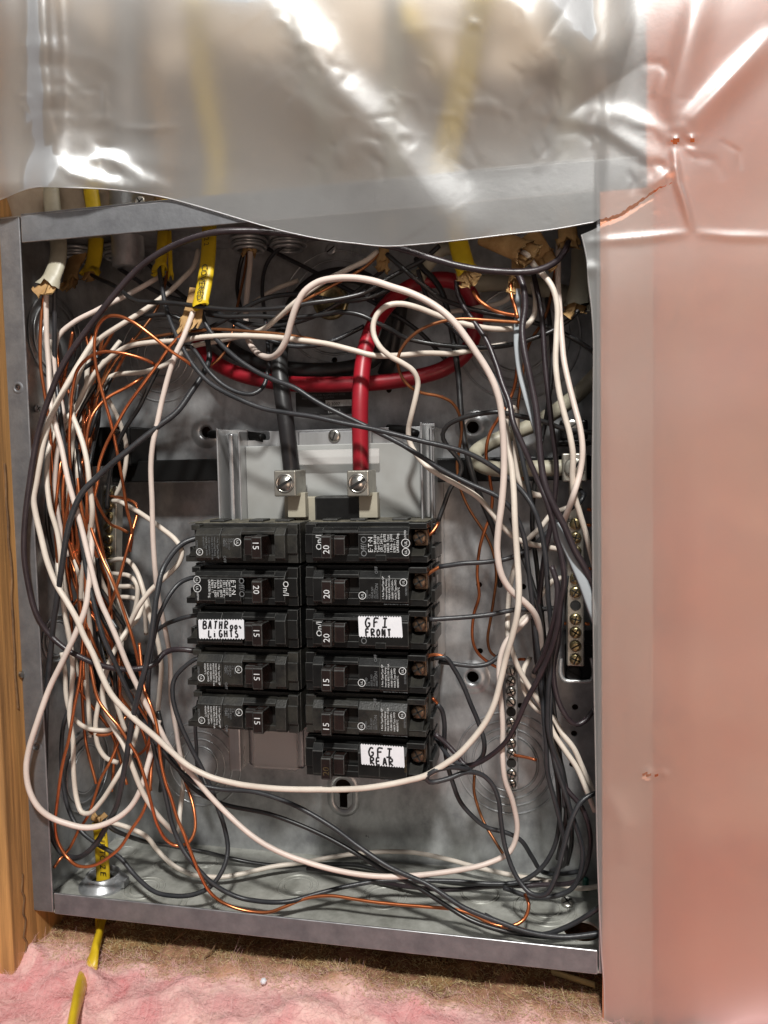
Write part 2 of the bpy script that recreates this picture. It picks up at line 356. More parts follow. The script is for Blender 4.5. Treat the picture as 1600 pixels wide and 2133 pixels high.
def batt_floor():
    xs = np.linspace(-.08, .62, 330); ys = np.linspace(.10, -.13, 170); X, Y = np.meshgrid(xs, ys); r = np.random.RandomState(3)
    Z = SH - .10 * np.clip(-Y - .0, 0, 1) + .05 * np.clip(Y - .03, 0, 1)
    for k in range(52):
        fx, fy = r.uniform(-1, 1, 2) * (26 + 7 * k); a = .0017 / (1 + k * .13); Z = Z + a * np.sin(X * fx + Y * fy + r.uniform(0, 6.28)) * (.6 + .5 * np.sin(X * 31 + k) * np.cos(Y * 40 + k))
    # torn tufts: a flap over the cable and pillowy folds towards the front
    def tuft(cx, cy, ang, l, w_, h_):
        h_ = h_ * 1.0; c_, s_ = math.cos(ang), math.sin(ang); u = (X - cx) * c_ + (Y - cy) * s_; v = -(X - cx) * s_ + (Y - cy) * c_
        return h_ * np.exp(-(u / l) ** 2 - (v / w_) ** 2)
    Z = Z + tuft(qb[0] + .004, qb[1] + .001, -.5, .013, .0060, .0062) + tuft(qb[0] + .016, qb[1] - .010, 1.1, .020, .006, .0045)
    for i in range(60):
        cx, cy = r.uniform(-.03, .40), r.uniform(-.07, .006); Z = Z + tuft(cx, cy, r.uniform(-.9, .9), r.uniform(.008, .026), r.uniform(.0045, .009), r.uniform(.001, .0036))
    for i in range(70):
        cx, cy = r.uniform(-.03, .40), r.uniform(.0, .045); Z = Z + tuft(cx, cy, r.uniform(-1.5, 1.5), r.uniform(.002, .008), r.uniform(.0015, .004), r.uniform(.0006, .0024))
    Z = Z + r.randn(*Z.shape) * .00022
    v = np.stack([X, Y, Z], -1).reshape(-1, 3); nx, ny = len(xs), len(ys)
    f = [(j * nx + i, j * nx + i + 1, (j + 1) * nx + i + 1, (j + 1) * nx + i) for j in range(ny - 1) for i in range(nx - 1)]
    me = bpy.data.meshes.new('insulation_batt'); me.from_pydata(v.tolist(), [], f); me.update()
    edge = -.003 + .004 * np.sin(X * 31 + 1) + .003 * np.sin(X * 83) + .003 * np.sin(X * 171 + 2)
    d_ = .50 / (1 + np.exp(-(Y - edge) / .0045)); d_ = d_ + .10 * np.clip((Y - .02) / .03, 0, 1)
    at_ = me.attributes.new('dust', 'FLOAT', 'POINT'); at_.data.foreach_set('value', d_.reshape(-1).astype(np.float32))
    o = link_mesh('insulation_batt', me, 'insulation', None, True)
    tag(o, 'pink fibreglass insulation with dusty brown top, bulging below the steel panel', 'insulation', kind='stuff'); return X, Y, Z
IX, IY, IZ = batt_floor()
ins2, JX, JY, JZ = insul('insulation_batt', np.linspace(.394, .95, 150), np.linspace(-.25, 1.1, 240), lambda X, Z: .006 + .0015 * np.sin(Z * 12), 'salmon pink insulation pressed against the polythene right of the panel', 5, lambda X, Z, r: .10 + .05 * np.sin(X * 40 + Z * 9), .22)
fs = obj('tint_strip', box(.3690, .3965, -.0026, -.0018, -.26, .4385, .0003), 'tint'); tag(fs, 'pale pinkish facing strip added over the right flange behind the polythene, warming its tone', 'facing strip')  # strip added over the right flange so it shows pink through the sheet
ins2.data.materials.clear(); ins2.data.materials.append(M['salmon'])
ins3, KX, KY, KZ = insul('insulation_batt', np.linspace(-.06, .40, 140), np.linspace(.459, 1.1, 160), lambda X, Z: .092 - .085 * np.exp(-((X + .0) / .022) ** 2), 'brown dusty insulation in the cavity above the panel behind the polythene', 9, lambda X, Z, r: .85 + 0 * X)

ins3.data.materials.clear(); ins3.data.materials.append(M['brown_batt'])
def fibres(name, label, m, N, spots, L, rad):
    V = []; F = []
    for i in range(N):
        p, nrm = spots(i); p = np.array(p) + np.array([0, -rng.uniform(0, .0012), 0])
        d = rng.randn(3); d[2] = abs(d[2]) * .45; d /= np.linalg.norm(d); c = rng.randn(3) * .6; l = L * rng.uniform(.4, 1.5)
        C = np.array([p + d * l * t + c * l * t * t * .5 for t in (0, .33, .66, 1)])
        v, f = sweep(C, rad * np.array([1, 1, .9, .5]) * rng.uniform(.6, 1.4), 3); b = len(V); V += v; F += [tuple(b + k for k in q) for q in f]
    o = raw(name, V, F, m, None, False); return tag(o, label, 'fibres', kind='stuff')
def spot_low(y0, y1):
    def g(i):
        while True:
            a = rng.randint(0, IX.shape[0]); b = rng.randint(0, IX.shape[1])
            if y0 <= IY[a, b] <= y1 and -.02 < IX[a, b] < .41 and not (rng.rand() < .55 and math.sin(IX[a, b] * 90 + 3 * math.sin(IY[a, b] * 140)) < 0): return (IX[a, b] + rng.uniform(-.0012, .0012), IY[a, b] + .0006, IZ[a, b] + rng.uniform(.0, .0009)), None
    return g
fibres('straw_fibres', 'straw coloured sawdust and fibres lying on the insulation below the panel', 'fibre', 9000, spot_low(-.012, .035), .0020, .00012)
fibres('straw_fibres', 'loose brown fibres in the shade under the panel bottom edge', 'kr', 1500, spot_low(.0, .06), .005, .00011)
fibres('pink_fibres', 'fine pink glass fibres standing off the insulation below the panel', 'pfibre', 15000, spot_low(-.09, .004), .0062, .00005)
q = atz(549, 2044, SH + .003); o = obj('paper_scrap', lathe(q, [(0, .0018), (.0013, .0015), (.0021, .0002), (.0015, -.0012)], (.5, -1, .6), 6), 'paper'); tag(o, 'tiny crumpled white scrap on the dusty insulation', 'scrap')
for lab, P in [('long dry splinter lying on the insulation at the right under the panel', [(1150, 2025, 30), (1190, 2037, 24), (1240, 2052, 18)]),]:
    v, f = sweep(spline(pts3(P, False)), 1, 6, (.0022, .0008)); tag(raw('wood_splinter', v, f, 'pale', None), lab, 'splinter')
for (lab, P) in [('thin brown twig curled on the insulation in the shade under the panel', [(352, 1968, 18), (375, 1948, 22), (392, 1930, 30)]), ('small brown twig on the insulation right of the first', [(425, 1996, 6), (440, 1982, 10), (452, 1962, 16)])]:
    C = spline(pts3(P, False)); v, f = sweep(C, .0006, 5); tag(raw('twig', v, f, 'studd', None), lab, 'twig')

# ================================================================== THE STEEL BOX
pan = empty('electrical_panel'); tag(pan, 'open grey galvanised steel breaker panel box set between wall studs', 'electrical panel')
def bool_cut(o, cutter_bm):
    me = bpy.data.meshes.new('c'); cutter_bm.to_mesh(me); cutter_bm.free(); c = bpy.data.objects.new('c', me); COL.objects.link(c)
    md = o.modifiers.new('b', 'BOOLEAN'); md.object = c; md.operation = 'DIFFERENCE'; md.solver = 'EXACT'
    dg = bpy.context.evaluated_depsgraph_get(); nm = bpy.data.meshes.new_from_object(o.evaluated_get(dg)); o.modifiers.clear(); o.data = nm
    bpy.data.objects.remove(c)
def cyl(c, r, h, axis=(0, -1, 0), seg=24, bm=None): return lathe(Vector(c) - Vector(axis) * h, [(r, 0), (r, 2 * h)], axis, seg, bm)
back = obj('back_plate', box(0, XR - .002, D, D + .0015, 0, H, 0), 'galv', pan)
cut = bmesh.new()
dimples = [(430, 900), (985, 890), (985, 1410)]
for (x, y) in dimples: cyl(at(x, y, 100), .0042, .004, bm=cut)
for (x, y) in [(998, 1218), (1198, 1473), (1196, 1528), (1196, 1723), (810, 812), (697, 750), (1090, 1222), (1000, 1356), (1084, 1470), (1192, 1593)]: cyl(at(x, y, 100), .0021, .004, bm=cut)
k = at(715, 1640, 100); cyl(k, .0062, .004, bm=cut)
bool_cut(back, cut)
cut = bmesh.new(); box(k[0] - .0030, k[0] + .0030, D - .01, D + .01, k[2] - .0155, k[2] - .002, 0, bm=cut); bool_cut(back, cut)
# dished embossing round the mounting holes
def dish(c, r0, r1, hgt, axis=(0, -1, 0), nm='embossed_dimple', m='galv', seg=40):
    P = [(r0, -.0005), (r0 + .0002, hgt), (r0 + (r1 - r0) * .30, hgt * 1.02), (r0 + (r1 - r0) * .62, hgt * .55), (r0 + (r1 - r0) * .85, hgt * .15), (r1, .00005)]
    b = lathe(c, P, axis, seg)
    for f in [f for f in b.faces if len(f.verts) == seg]: b.faces.remove(f)
    return obj(nm, b, m, pan, True)
for (x, y) in dimples: dish(at(x, y, 100), .0043, .0125, .0022)
b = lathe(k, [(.0068, .0003), (.0082, .0016), (.0105, .0016), (.0125, 0)], (0, -1, 0), 40)
for f in [f for f in b.faces if len(f.verts) == 40]: b.faces.remove(f)
for v in b.verts:
    if v.co.z < k[2]: v.co.z -= .010
obj('embossed_keyhole_rim', b, 'galv', pan, True)
# concentric knockouts
def knock(c, radii, axis=(0, -1, 0), m='galv', boss=True, seg=56):
    if boss:
        n = Vector(axis)
        obj('knockout_disc', lathe(Vector(c), [(radii[-1] - .0008, 0), (radii[-1] - .0012, .0006), (0, .0006)], axis, seg), m, pan)
    for R in radii: obj('knockout_ring', ring_bm(c, R, .00085, axis, seg), m, pan, True)
knock(at(700, 640, 100), [.040, .0335])
knock(at(1080, 705, 100), [.0415, .034, .0285, .0225])
knock(at(338, 742, 100), [.034, .027, .021, .015])
knock(at(1060, 1590, 100), [.037, .031, .0255, .0205])
knock(at(418, 1592, 100), [.033, .026, .020, .014])
knock(atx(118, 705, .0008), [.030, .0245, .017], (1, 0, 0))
knock(atx(180, 1602, .0008), [.030, .024, .0175], (1, 0, 0))
knock(atx(120, 1330, .0008), [.016, .012], (1, 0, 0))
obj('drawn_hub', lathe(at(690, 628, 100), [(.0135, 0), (.013, .0026), (.0105, .0030), (.0095, .0012), (.004, .0010), (0, .0010)], (0, -1, 0), 40), 'brass', pan, True)
# sides
obj('left_side', box(-.0015, 0, 0, D + .0015, 0, H, 0), 'galv', pan)
obj('right_side', box(XR - .002, XR - .0005, 0, D + .0015, 0, H, 0), 'galv', pan)
tp = obj('top_side', box(0, XR - .002, .0, D + .0015, H, H + .0015, 0), 'galv', pan)
fl = obj('bottom_side', box(0, XR - .002, 0, D + .0015, -.0015, 0, 0), 'floor_steel', pan)
cut = bmesh.new(); qh = atz(1212, 1938); cyl(qh, .0112, .004, (0, 0, 1), bm=cut)
bool_cut(fl, cut)
for (x, y, rr) in [(1135, 1892, (.020, .0155, .0105)), (420, 1880, (.015, .011)), (300, 1850, (.014, .010)), (620, 1845, (.014, .010)), (1000, 1860, (.013,)), (800, 1868, (.015, .011)), (260, 1775, (.0085,)), (430, 1795, (.0085,)), (345, 1800, (.0085,))]:
    knock(atz(x, y), list(rr), (0, 0, 1), 'floor_steel', boss=True, seg=40)
for (x, y) in [(120, 1), (240, 1), (350, 1)]: pass
# front flanges and lips with rolled edges
def lip(nm, x0, x1, z0, z1, y0=-.0014, y1=0., m='flange', holes=()):
    o = obj(nm, box(x0, x1, y0, y1, z0, z1, .00055, 3), m, pan)
    if holes:
        c = bmesh.new()
        for h in holes: cyl(h, .0019, .004, bm=c)
        bool_cut(o, c)
    return o
lip('left_flange', -.0006, .0143, -.0006, H + .0006, holes=[at(38, 808, -1), at(77, 1555, -1)])
for h in [at(38, 808, -1), at(77, 1555, -1)]:
    b = lathe((h[0], -.0014, h[2]), [(.0019, -.001), (.0020, .0004), (.0030, .0005), (.0040, 0)], (0, -1, 0), 24)
    for f in [f for f in b.faces if len(f.verts) == 24]: b.faces.remove(f)
    obj('punched_hole_rim', b, 'flange', pan, True)
o = lip('top_lip', .0153, .3660, H - .0158, H + .0010)
o = lip('bottom_lip', .0153, .3665, -.0016, .0128)
lip('right_flange', .3672, XR + .001, -.0006, H + .0006)
# little rolled step where the top lip folds back
obj('top_lip_fold', box(.0153, .3660, -.0012, .006, H + .0010, H + .0022, .0004), 'flange', pan)
# rust and stray screws, rivets
def screw(c, r, m='zinc', kind='slot', parent=None, axis=(0, -1, 0), ang=.6, name='screw', h=.0016):
    s = obj(name, lathe(c, [(r, 0), (r, h * .55), (r * .86, h * .9), (r * .5, h), (0, h)], axis, 28), m, parent, True)
    a = Vector(axis).normalized(); q = a.to_track_quat('Z', 'Y')
    def bar(t):
        b = box(-r * .82, r * .82, -r * .12, r * .12, h * .86, h * 1.06, 0)
        mm = (q.to_matrix() @ Matrix.Rotation(t, 3, 'Z')).to_4x4(); mm.translation = Vector(c); bmesh.ops.transform(b, matrix=mm, verts=b.verts[:]); return b
    sl = obj('slot', bar(ang), 'dark', None)
    sl.parent = s
    if kind == 'cross':
        s2 = obj('slot', bar(ang + math.pi / 2), 'dark', None); s2.parent = s
    return s
screw(at(690, 520, 98), .0040, 'galv', 'slot', pan, name='rivet')
screw(atx(76, 851, .001), .0028, 'galv', 'cross', pan, (1, 0, 0))
screw(atz(1182, 1880, .002), .0042, 'zinc', 'cross', pan, (0, -.4, 1))
obj('ground_screw', lathe(atz(1220, 1855), [(.0022, 0), (.0022, .008), (.0018, .009), (0, .009)], (0, 0, 1), 16), 'green', pan, True)
# black moulded cross bar behind the bus
b = box(at(240, 980, 75)[0], at(472, 980, 75)[0], .070, .084, at(350, 1003, 75)[2], at(350, 958, 75)[2], .001)
obj('black_cross_bar', b, 'barblk', pan)
b = box(at(908, 970, 75)[0], .386, .070, .084, at(1050, 1002, 75)[2], at(1050, 952, 75)[2], .001)
obj('black_cross_bar', b, 'barblk', pan)
# the rating sticker on the back plate
q0 = at(616, 818, 99.8); q1 = at(734, 862, 99.8)
sk = obj('rating_sticker', box(q0[0], q1[0], .0994, .0997, q1[2], q0[2], 0), 'sticker', pan)
a = at(678, 834, 99); c = at(733, 845, 99)
obj('sticker_field', box(a[0], c[0], .0990, .0993, c[2], a[2], 0), 'ink', sk)
text('print', 'G 3007', .0033, 'sticker', (a[0] + .001, .0987, c[2] + .0006), (1, 0, 0), (0, 0, 1), sk)
a = at(683, 858, 99); text('print', 'BR-N', .0042, 'ink', (a[0], .0987, a[2] - .001), (1, 0, 0), (0, 0, 1), sk)
a = at(640, 826, 99)
text('print', 'USE COPPER OR ALUMINIUM WIRE\nMAIN LUG LOAD CENTER', .0021, 'inkdim', (a[0] - .004, .0987, a[2]), (1, 0, 0), (0, 0, 1), sk)
# faint stamped lettering in the back plate
a = at(716, 530, 99); text('stamped_lettering', '2 1/2 IN', .0055, 'floor_steel', (a[0], .0995, a[2]), (1, 0, 0), (0, 0, 1), pan)

# ================================================================== BUS ASSEMBLY
bus = empty('bus_assembly', at(690, 1000, 60)); tag(bus, 'white insulator plate in a bright metal bracket carrying the two main lugs, above the breakers', 'bus assembly')
z_t = at(700, 925, 56)[2]; z_b = .085
xl, xr = at(472, 960, 56)[0], at(905, 960, 56)[0]
obj('insulator_plate', box(at(512, 960, 56)[0], at(884, 960, 56)[0], .056, .060, z_b + .12, z_t, .0006), 'insul', bus)
for (a_, b_, s) in [(xl, at(512, 960, 56)[0], 1), (at(884, 960, 56)[0], xr, -1)]:
    n = bmesh.new()
    zt = at(500, 893, 50)[2]
    box(a_, a_ + .0012, .040, .098, .16, zt, .0003, bm=n); box(b_ - .0012, b_, .046, .098, .16, zt - .002, .0003, bm=n)
    box(a_, b_, .060, .0612, .16, zt, .0003, bm=n)
    box(a_ + .004, a_ + .0075, .050, .060, .16, zt - .003, .0012, bm=n)
    obj('side_channel', n, 'bright', bus)
zs0, zs1 = at(700, 926, 58)[2], at(700, 893, 58)[2]
top = obj('top_strap', box(xl + .002, xr - .002, .0605, .0620, zs0 - .004, zs1, .0004), 'bright', bus)
cut = bmesh.new()
for x in (533, 868):
    c0 = at(x, 908, 60); box(c0[0] - .010, c0[0] + .010, .05, .08, c0[2] - .0030, c0[2] + .0030, .0012, bm=cut)
bool_cut(top, cut)
zz = at(700, 900, 57)[2]
obj('raised_tab', box(at(620, 900, 57)[0], at(775, 900, 57)[0], .0570, .0603, zs0 - .001, zs1 - .001, .0012, 3), 'bright', bus)
screw(at(697, 908, 56.8), .0042, 'zinc', 'slot', bus, ang=1.2)
obj('retaining_post', (lambda v: (bmesh.new()))(0), 'barblk', bus) if False else None
P = [at(438, 905, 84), at(500, 905, 68), at(548, 912, 60)]
v, f = sweep(spline(P), .0030, 12); raw('retaining_post', v, f + caps(len(v) // 12, 12), 'barblk', bus)
P = [at(808, 893, 64), at(840, 896, 60), at(868, 905, 56)]
v, f = sweep(spline(P), .0030, 12); raw('retaining_post', v, f + caps(len(v) // 12, 12), 'barblk', bus)
# lower bracket plate seen under the left breaker column
n = bmesh.new(); a = at(500, 1590, 60); c = at(640, 1500, 60)
box(a[0] + .008, c[0] - .002, .058, .060, a[2], c[2] + .03, .002, 3, bm=n); obj('lower_bracket', n, 'bright', bus)
obj('lower_guard', box(a[0] + .012, c[0] - .006, .0545, .0565, a[2] - .001, c[2] + .02, .002, 3), 'clear', bus)
obj('lower_foot', box(a[0] - .004, a[0] + .005, .05, .098, a[2] - .002, c[2] + .03, .001), 'bright', bus)
# clear guard tray between the lugs
g0 = at(608, 938, 50); g1 = at(790, 938, 50)
obj('clear_guard', box(g0[0], g1[0], .0500, .0510, g0[2] - .010, g0[2], .0008, 3), 'clear', bus)
# lugs
def lug(cx, cy, cable_r):
    q0 = at(cx - 30, cy - 27, 24); q1 = at(cx + 17, cy + 27, 24)
    l = obj('lug', box(q0[0], q1[0], .024, .046, q1[2], q0[2], .0009, 3), 'alu', bus)
    cxm = (q0[0] + q1[0]) / 2; czm = (q0[2] + q1[2]) / 2
    sc = obj('lug_screw', lathe((cxm, .0241, czm), [(.0062, -.001), (.0062, .0004), (.0052, .0007), (.0050, -.0002), (.0046, .0010), (0, .0013)], (0, -1, 0), 36), 'zinc', l, True)
    b = box(-.0052, .0052, -.00022, .0016, -.0008, .0008, 0)
    mm = (Matrix.Rotation(-.52, 4, 'Y')); mm.translation = Vector((cxm, .0228, czm)); bmesh.ops.transform(b, matrix=mm, verts=b.verts[:])
    obj('slot', b, 'dark', l)
    obj('bus_stab', box(cxm - .002, cxm + .010, .034, .040, q1[2] - .014, q1[2] + .002, .0003), 'cream', bus)
    return cxm, q0[2]
l1 = lug(600, 1007, 0); l2 = lug(752, 1007, 0)
q0 = at(662, 1033, 44); q1 = at(736, 1072, 44)
obj('black_spacer', box(q0[0], q1[0] + .012, .036, .056, q1[2] - .01, q0[2], .0012, 3), 'plastic', bus)
q0 = at(595, 1035, 47); q1 = at(662, 1072, 47)
obj('cream_spacer', box(q0[0], q1[0], .044, .056, q1[2] - .01, q0[2], .0004), 'cream', bus)
q0 = at(735, 1038, 45); q1 = at(785, 1072, 45)
obj('cream_spacer', box(q0[0] + .003, q1[0], .042, .056, q1[2] - .01, q0[2] - .001, .0004), 'cream', bus)

# ================================================================== BREAKERS
PITCH = .0273
def seg_face(u0, u1, s, X, zc, m, parent, name='face', y0=.010, full=True, top=.0102, bot=-.0104):
    u0 += .00005; u1 -= .00005
    poly = [(.022, top + .0008), (y0 + .0035, top), (y0, top - .0040), (y0, bot + .0022), (y0 + .0020, bot), (.022, bot - .0006)] if full else None
    a, b = X + s * u0, X + s * u1
    n = prism([(p[0], zc + p[1]) for p in poly], 0, min(a, b), max(a, b), .00035)
    return obj(name, n, m, parent)
def breaker(s, kind, amp, zc, X, label, dusty, idx):
    br = empty('circuit_breaker', (X + s * .04, .03, zc)); tag(br, label, 'circuit breaker', 'circuit breakers in two columns')
    def B(name, u0, u1, y0, y1, z0, z1, m='plastic', bev=.0004, parent=br):
        a, b = X + s * u0, X + s * u1
        return obj(name, box(min(a, b), max(a, b), y0, y1, zc + z0, zc + z1, bev), m, parent)
    mb = 'dusty' if dusty else 'plastic'
    B('case', .0015, .067, .021, .078, -.0128, .0128, mb)
    B('inner_step', .0018, .0086, .0165, .022, -.0122, .0122, mb)
    B('inner_rib', .0018, .0086, .0150, .0170, -.0060, .0060, mb)
    B('outer_step', .0672, .0790, .034, .078, -.0128, .0126, mb)
    B('terminal_roof', .0672, .0785 if s > 0 else .073, .0155, .034, .0088, .0124, mb)
    B('terminal_floor', .0672, .0785, .0175, .034, -.0118, -.0078, mb)
    # wedge chute and end hook
    a, b = X + s * .0677, X + s * .0762
    obj('terminal_chute', prism([(.0165, zc - .0078), (.034, zc - .0078), (.034, zc - .0025), (.024, zc - .0036)], 0, min(a, b), max(a, b), .0003), 'dusty', br)
    B('end_hook', .0788, .0815, .030, .060, -.0115, -.0035, 'plastic')
    B('end_hook', .0788, .0808, .036, .060, .0035, .0105, 'plastic')
    F0 = .010 if kind == 'S' else .0092
    fm = mb
    if kind == 'S':
        seg_face(.0080, .0150, s, X, zc, fm, br, 'face')
        seg_face(.0372, .0508, s, X, zc, fm, br, 'face_panel', y0=F0 + .0007)
        seg_face(.0508, .0680, s, X, zc, fm, br, 'face')
    else:
        seg_face(.0080, .0150, s, X, zc, 'plastic', br, 'face', y0=F0)
        seg_face(.0372, .0684, s, X, zc, 'plastic', br, 'face', y0=F0)
        B('face_ridge', .0085, .0680, F0 - .0002, F0 + .003, .0070, .0078, 'plastic', .0003)
        # keyed notch
        B('face_notch', .0478, .0545, F0 - .0004, F0 + .001, -.0100, -.0062, 'plastic', .0003)
    # rails over and under the handle slot
    a, b = X + s * .0151, X + s * .0371
    for (z0, z1, y0) in ((.0064, .0104, F0 + .0012), (-.0106, -.0066, F0 + .0028)):
        obj('slot_rail', prism([(.022, zc + z0), (.022, zc + z1), (y0 + .0025, zc + z1), (y0, zc + z1 - .0022 if z0 > 0 else zc + z1), (y0, zc + z0)], 0, min(a, b), max(a, b), .0003), fm, br)
    B('slot_floor', .0150, .0372, .0182, .0215, -.0067, .0067, 'dark', 0)
    B('slot_ledge', .0300, .0371, .0135, .0182, -.0067, -.0030, fm, .0003)
    # handle
    hu0, hu1 = (.0165, .0228) if s > 0 else (.0195, .0262)
    h = obj('handle', bmesh.new(), 'handle', br)
    n = bmesh.new(); a, b = X + s * hu0, X + s * hu1
    prism([(.018, zc + .0058), (.0012, zc + .0066), (-.0004, zc + .0058), (-.0004, zc - .0072), (.0010, zc - .0082), (.018, zc - .0066)], 0, min(a, b), max(a, b), .0006, n, 3)
    if kind == 'S' or s > 0:
        a, b = X + s * (hu1 + .0001), X + s * (hu1 + .0070)
        prism([(.018, zc + .0052), (.0066, zc + .0058), (.0052, zc + .004), (.0052, zc - .0060), (.0075, zc - .0066), (.018, zc - .006)], 0, min(a, b), max(a, b), .0005, n)
    n.to_mesh(h.data); n.free()
    c = ((X + s * (hu0 + hu1) / 2), .0055, zc + .00635)
    obj('handle_hole', lathe(c, [(.0017, 0), (.0017, .0004), (.0011, .0004), (.0010, .0001), (0, .0001)], (0, -.05, 1), 16), 'dark', h)
    # printing. right column reads bottom to top, left column top to bottom
    up = (0, 0, 1) if s > 0 else (0, 0, -1); yd = (-1, 0, 0) if s > 0 else (1, 0, 0)
    hc = X + s * (hu0 + .0015 if s > 0 else hu1 - .0016) if False else X + s * (hu0 + hu1) / 2
    text('rating_number', str(amp), .0056, 'ink' if idx != 5 else 'brass', (hc - yd[0] * .0021, -.0006, zc + (-.0048 if s > 0 else .0036)), up, yd, h)
    yf = F0 - .00025
    def T(sx_, size, u, z, m='ink', sp=.95, nm='print', y=yf):
        text(nm, sx_, size, m, (X + s * u, y, zc + z), up, yd, br, sp=sp)
    def mark(u, z, r=.0024, y=yf):
        m_ = obj('listing_mark', ring_bm((X + s * u, y + .0001, zc + z), r, .00022, seg=24), 'ink', br)
        text('print', 'UL', r * .95, 'ink', (X + s * u + (.35 if s > 0 else -.35) * r, y, zc + z - (.55 if s > 0 else -.55) * r), up, yd, m_)
    if kind == 'E':
        T('On/I', .0052, .0142 if s > 0 else .0090, -.0035 if s > 0 else .0050)
        T('Off/O', .0052, .0425 if s > 0 else .0382, -.0075 if s > 0 else .0068, 'inkdim')
        if 'GFI' not in label.upper():
            T('E\u00b7T\u00b7N', .0040, .0462 if s > 0 else .0432, -.0048 if s > 0 else .0052)
            T('Type BR120\nType C120\n120 / 240 V~\nCu/Al  60/75\nHACR Type\n1 Pole  J-600\nE7819 - T\nLR43556 Eng.', .00215, .0485 if s > 0 else .0450, -.0048 if s > 0 else .0052, sp=.92)
            mark(.0665, -.0045 if s > 0 else .0050, .0022); mark(.0665, .0008 if s > 0 else -.0004, .0025)
            T('LISTED', .0016, .0668, .0038 if s > 0 else -.0034)
    else:
        yp = F0 + .00045
        if 'label' not in label:
            mark(.0392 if s > 0 else .0395, -.0045 if s > 0 else .0016, .0022, yp)
            T('LISTED\nC.B.\nISSUE NO\nAC-4371\nE80573', .0017, .0428 if s > 0 else .0425, -.0062 if s > 0 else .0040, 'inkdim', y=yp)
            T('ON        OFF', .0026, .0492, -.001 if s > 0 else .003, 'inkdim', y=yp)
            T('1 Pole Type/Type QP\nInterrupting Rating\nMAX RMS SYM 10 kA\n10,000 120/240V~\nHACR Type SWD\n40/60/75\u00b0C', .00160, .0530, -.0064 if s > 0 else .0052, 'ink' if idx in (3, 4, 1) else 'inkdim', sp=1.2)
            mark(.0650, .0040 if s > 0 else -.0046, .0021)
            T('SIEMENS', .0017, .0672, -.004 if s > 0 else .003, 'inkdim')
            a = X + s * (.0525 if s > 0 else .067)
            text('print', 'CU-AL 60/75\u00b0C WIRE', .00165, 'inkdim', (a, F0 + .0010, zc + (-.0098 if s > 0 else .0068)), (1, 0, 0), (0, .5, 1), br)
        elif 'rear' in label.lower():
            T('SIEMENS', .0021, .0682, -.004, 'brass')
            text('print', 'CU-AL 60/75\u00b0C', .0017, 'inkdim', (X + .054, F0 + .0010, zc - .0098), (1, 0, 0), (0, .5, 1), br)
    if s > 0:
        sc = screw((X + .0732, .0215, zc + .0030), .0043, 'dull', 'cross', br, ang=.5, name='terminal_screw', h=.0022)
        obj('terminal_clamp', box(X + .0695, X + .0778, .0228, .030, zc - .0022, zc + .0080, .0006), 'dull', br)
    return br
zR = [.0, 1, 2, 3, 4, 5]
rz = [.24618, .2192, .1925, .1650, .1377, .1100]
rx = [.1905, .1900, .1893, .1884, .1876, .1868]
zl = [.2458, .2185, .1917, .1644, .1366]
lx_ = [.1888, .1882, .1875, .1868, .1861]
RL = ['top right breaker marked 20 with bright white printing beside its handle', 'right column breaker marked 20, second from top, bare copper at its screw', 'right column breaker with the paper sticker GFI FRONT label', 'right column breaker marked 15 directly below the GFI FRONT one', 'dusty right column breaker marked 15 directly above the GFI REAR one', 'lowest right breaker with the paper sticker GFI REAR label']
LL = ['dusty top left breaker marked 15 below the black main cable lug', 'left column breaker marked 20 with bright white printing reading Off and On', 'left column breaker with the paper sticker BATHROOM LIGHTS label', 'dusty left column breaker marked 15 directly below the bathroom lights one', 'lowest left column breaker marked 15']
for i, (k_, a_) in enumerate([('E', 20), ('S', 20), ('E', 20), ('S', 15), ('S', 15), ('S', 20)]): breaker(1, k_, a_, rz[i], rx[i], RL[i], i in (4,), i)
for i, (k_, a_) in enumerate([('S', 15), ('E', 20), ('S', 15), ('S', 15), ('S', 15)]): breaker(-1, k_, a_, zl[i], lx_[i], LL[i], i in (0, 3, 4), i)
brs = [o for o in COL.objects if o.name.startswith('circuit_breaker')]
# dust caked on the top pair
def dustpile(x0, x1, z, br):
    n = bmesh.new()
    for i in range(150):
        x = random.uniform(x0, x1); y = random.uniform(.022, .07); r = random.uniform(.0004, .0013)
        b = bmesh.new(); bmesh.ops.create_icosphere(b, subdivisions=1, radius=r)
        for v in b.verts: v.co = Vector((x + v.co.x * 1.6, y + v.co.y * 1.5, z + v.co.z * .45)) + Vector([random.uniform(-1, 1) * r * .2 for _ in range(3)])
        merge(n, b)
    tag(obj('dust_crumbs', n, 'dust', br, False), None, None, kind='stuff')
dustpile(lx_[0] - .060, lx_[0] - .004, zl[0] + .0128, brs[6]); dustpile(rx[0] + .003, rx[0] + .06, rz[0] + .0128, brs[0])
for br_, X_, s_, z_ in ((brs[6], lx_[0], -1, zl[0]), (brs[0], rx[0], 1, rz[0])):
    a, b = sorted((X_ + s_ * .002, X_ + s_ * .078)); obj('top_cover', box(a, b, .023, .077, z_ + .0126, z_ + .0131, .0002), 'dust', br_)
    for u in (.010, .028, .055):
        a, b = sorted((X_ + s_ * u, X_ + s_ * (u + .010))); obj('case_rivet_boss', box(a, b, .026, .040, z_ + .013, z_ + .0146, .0006), 'dusty', br_)

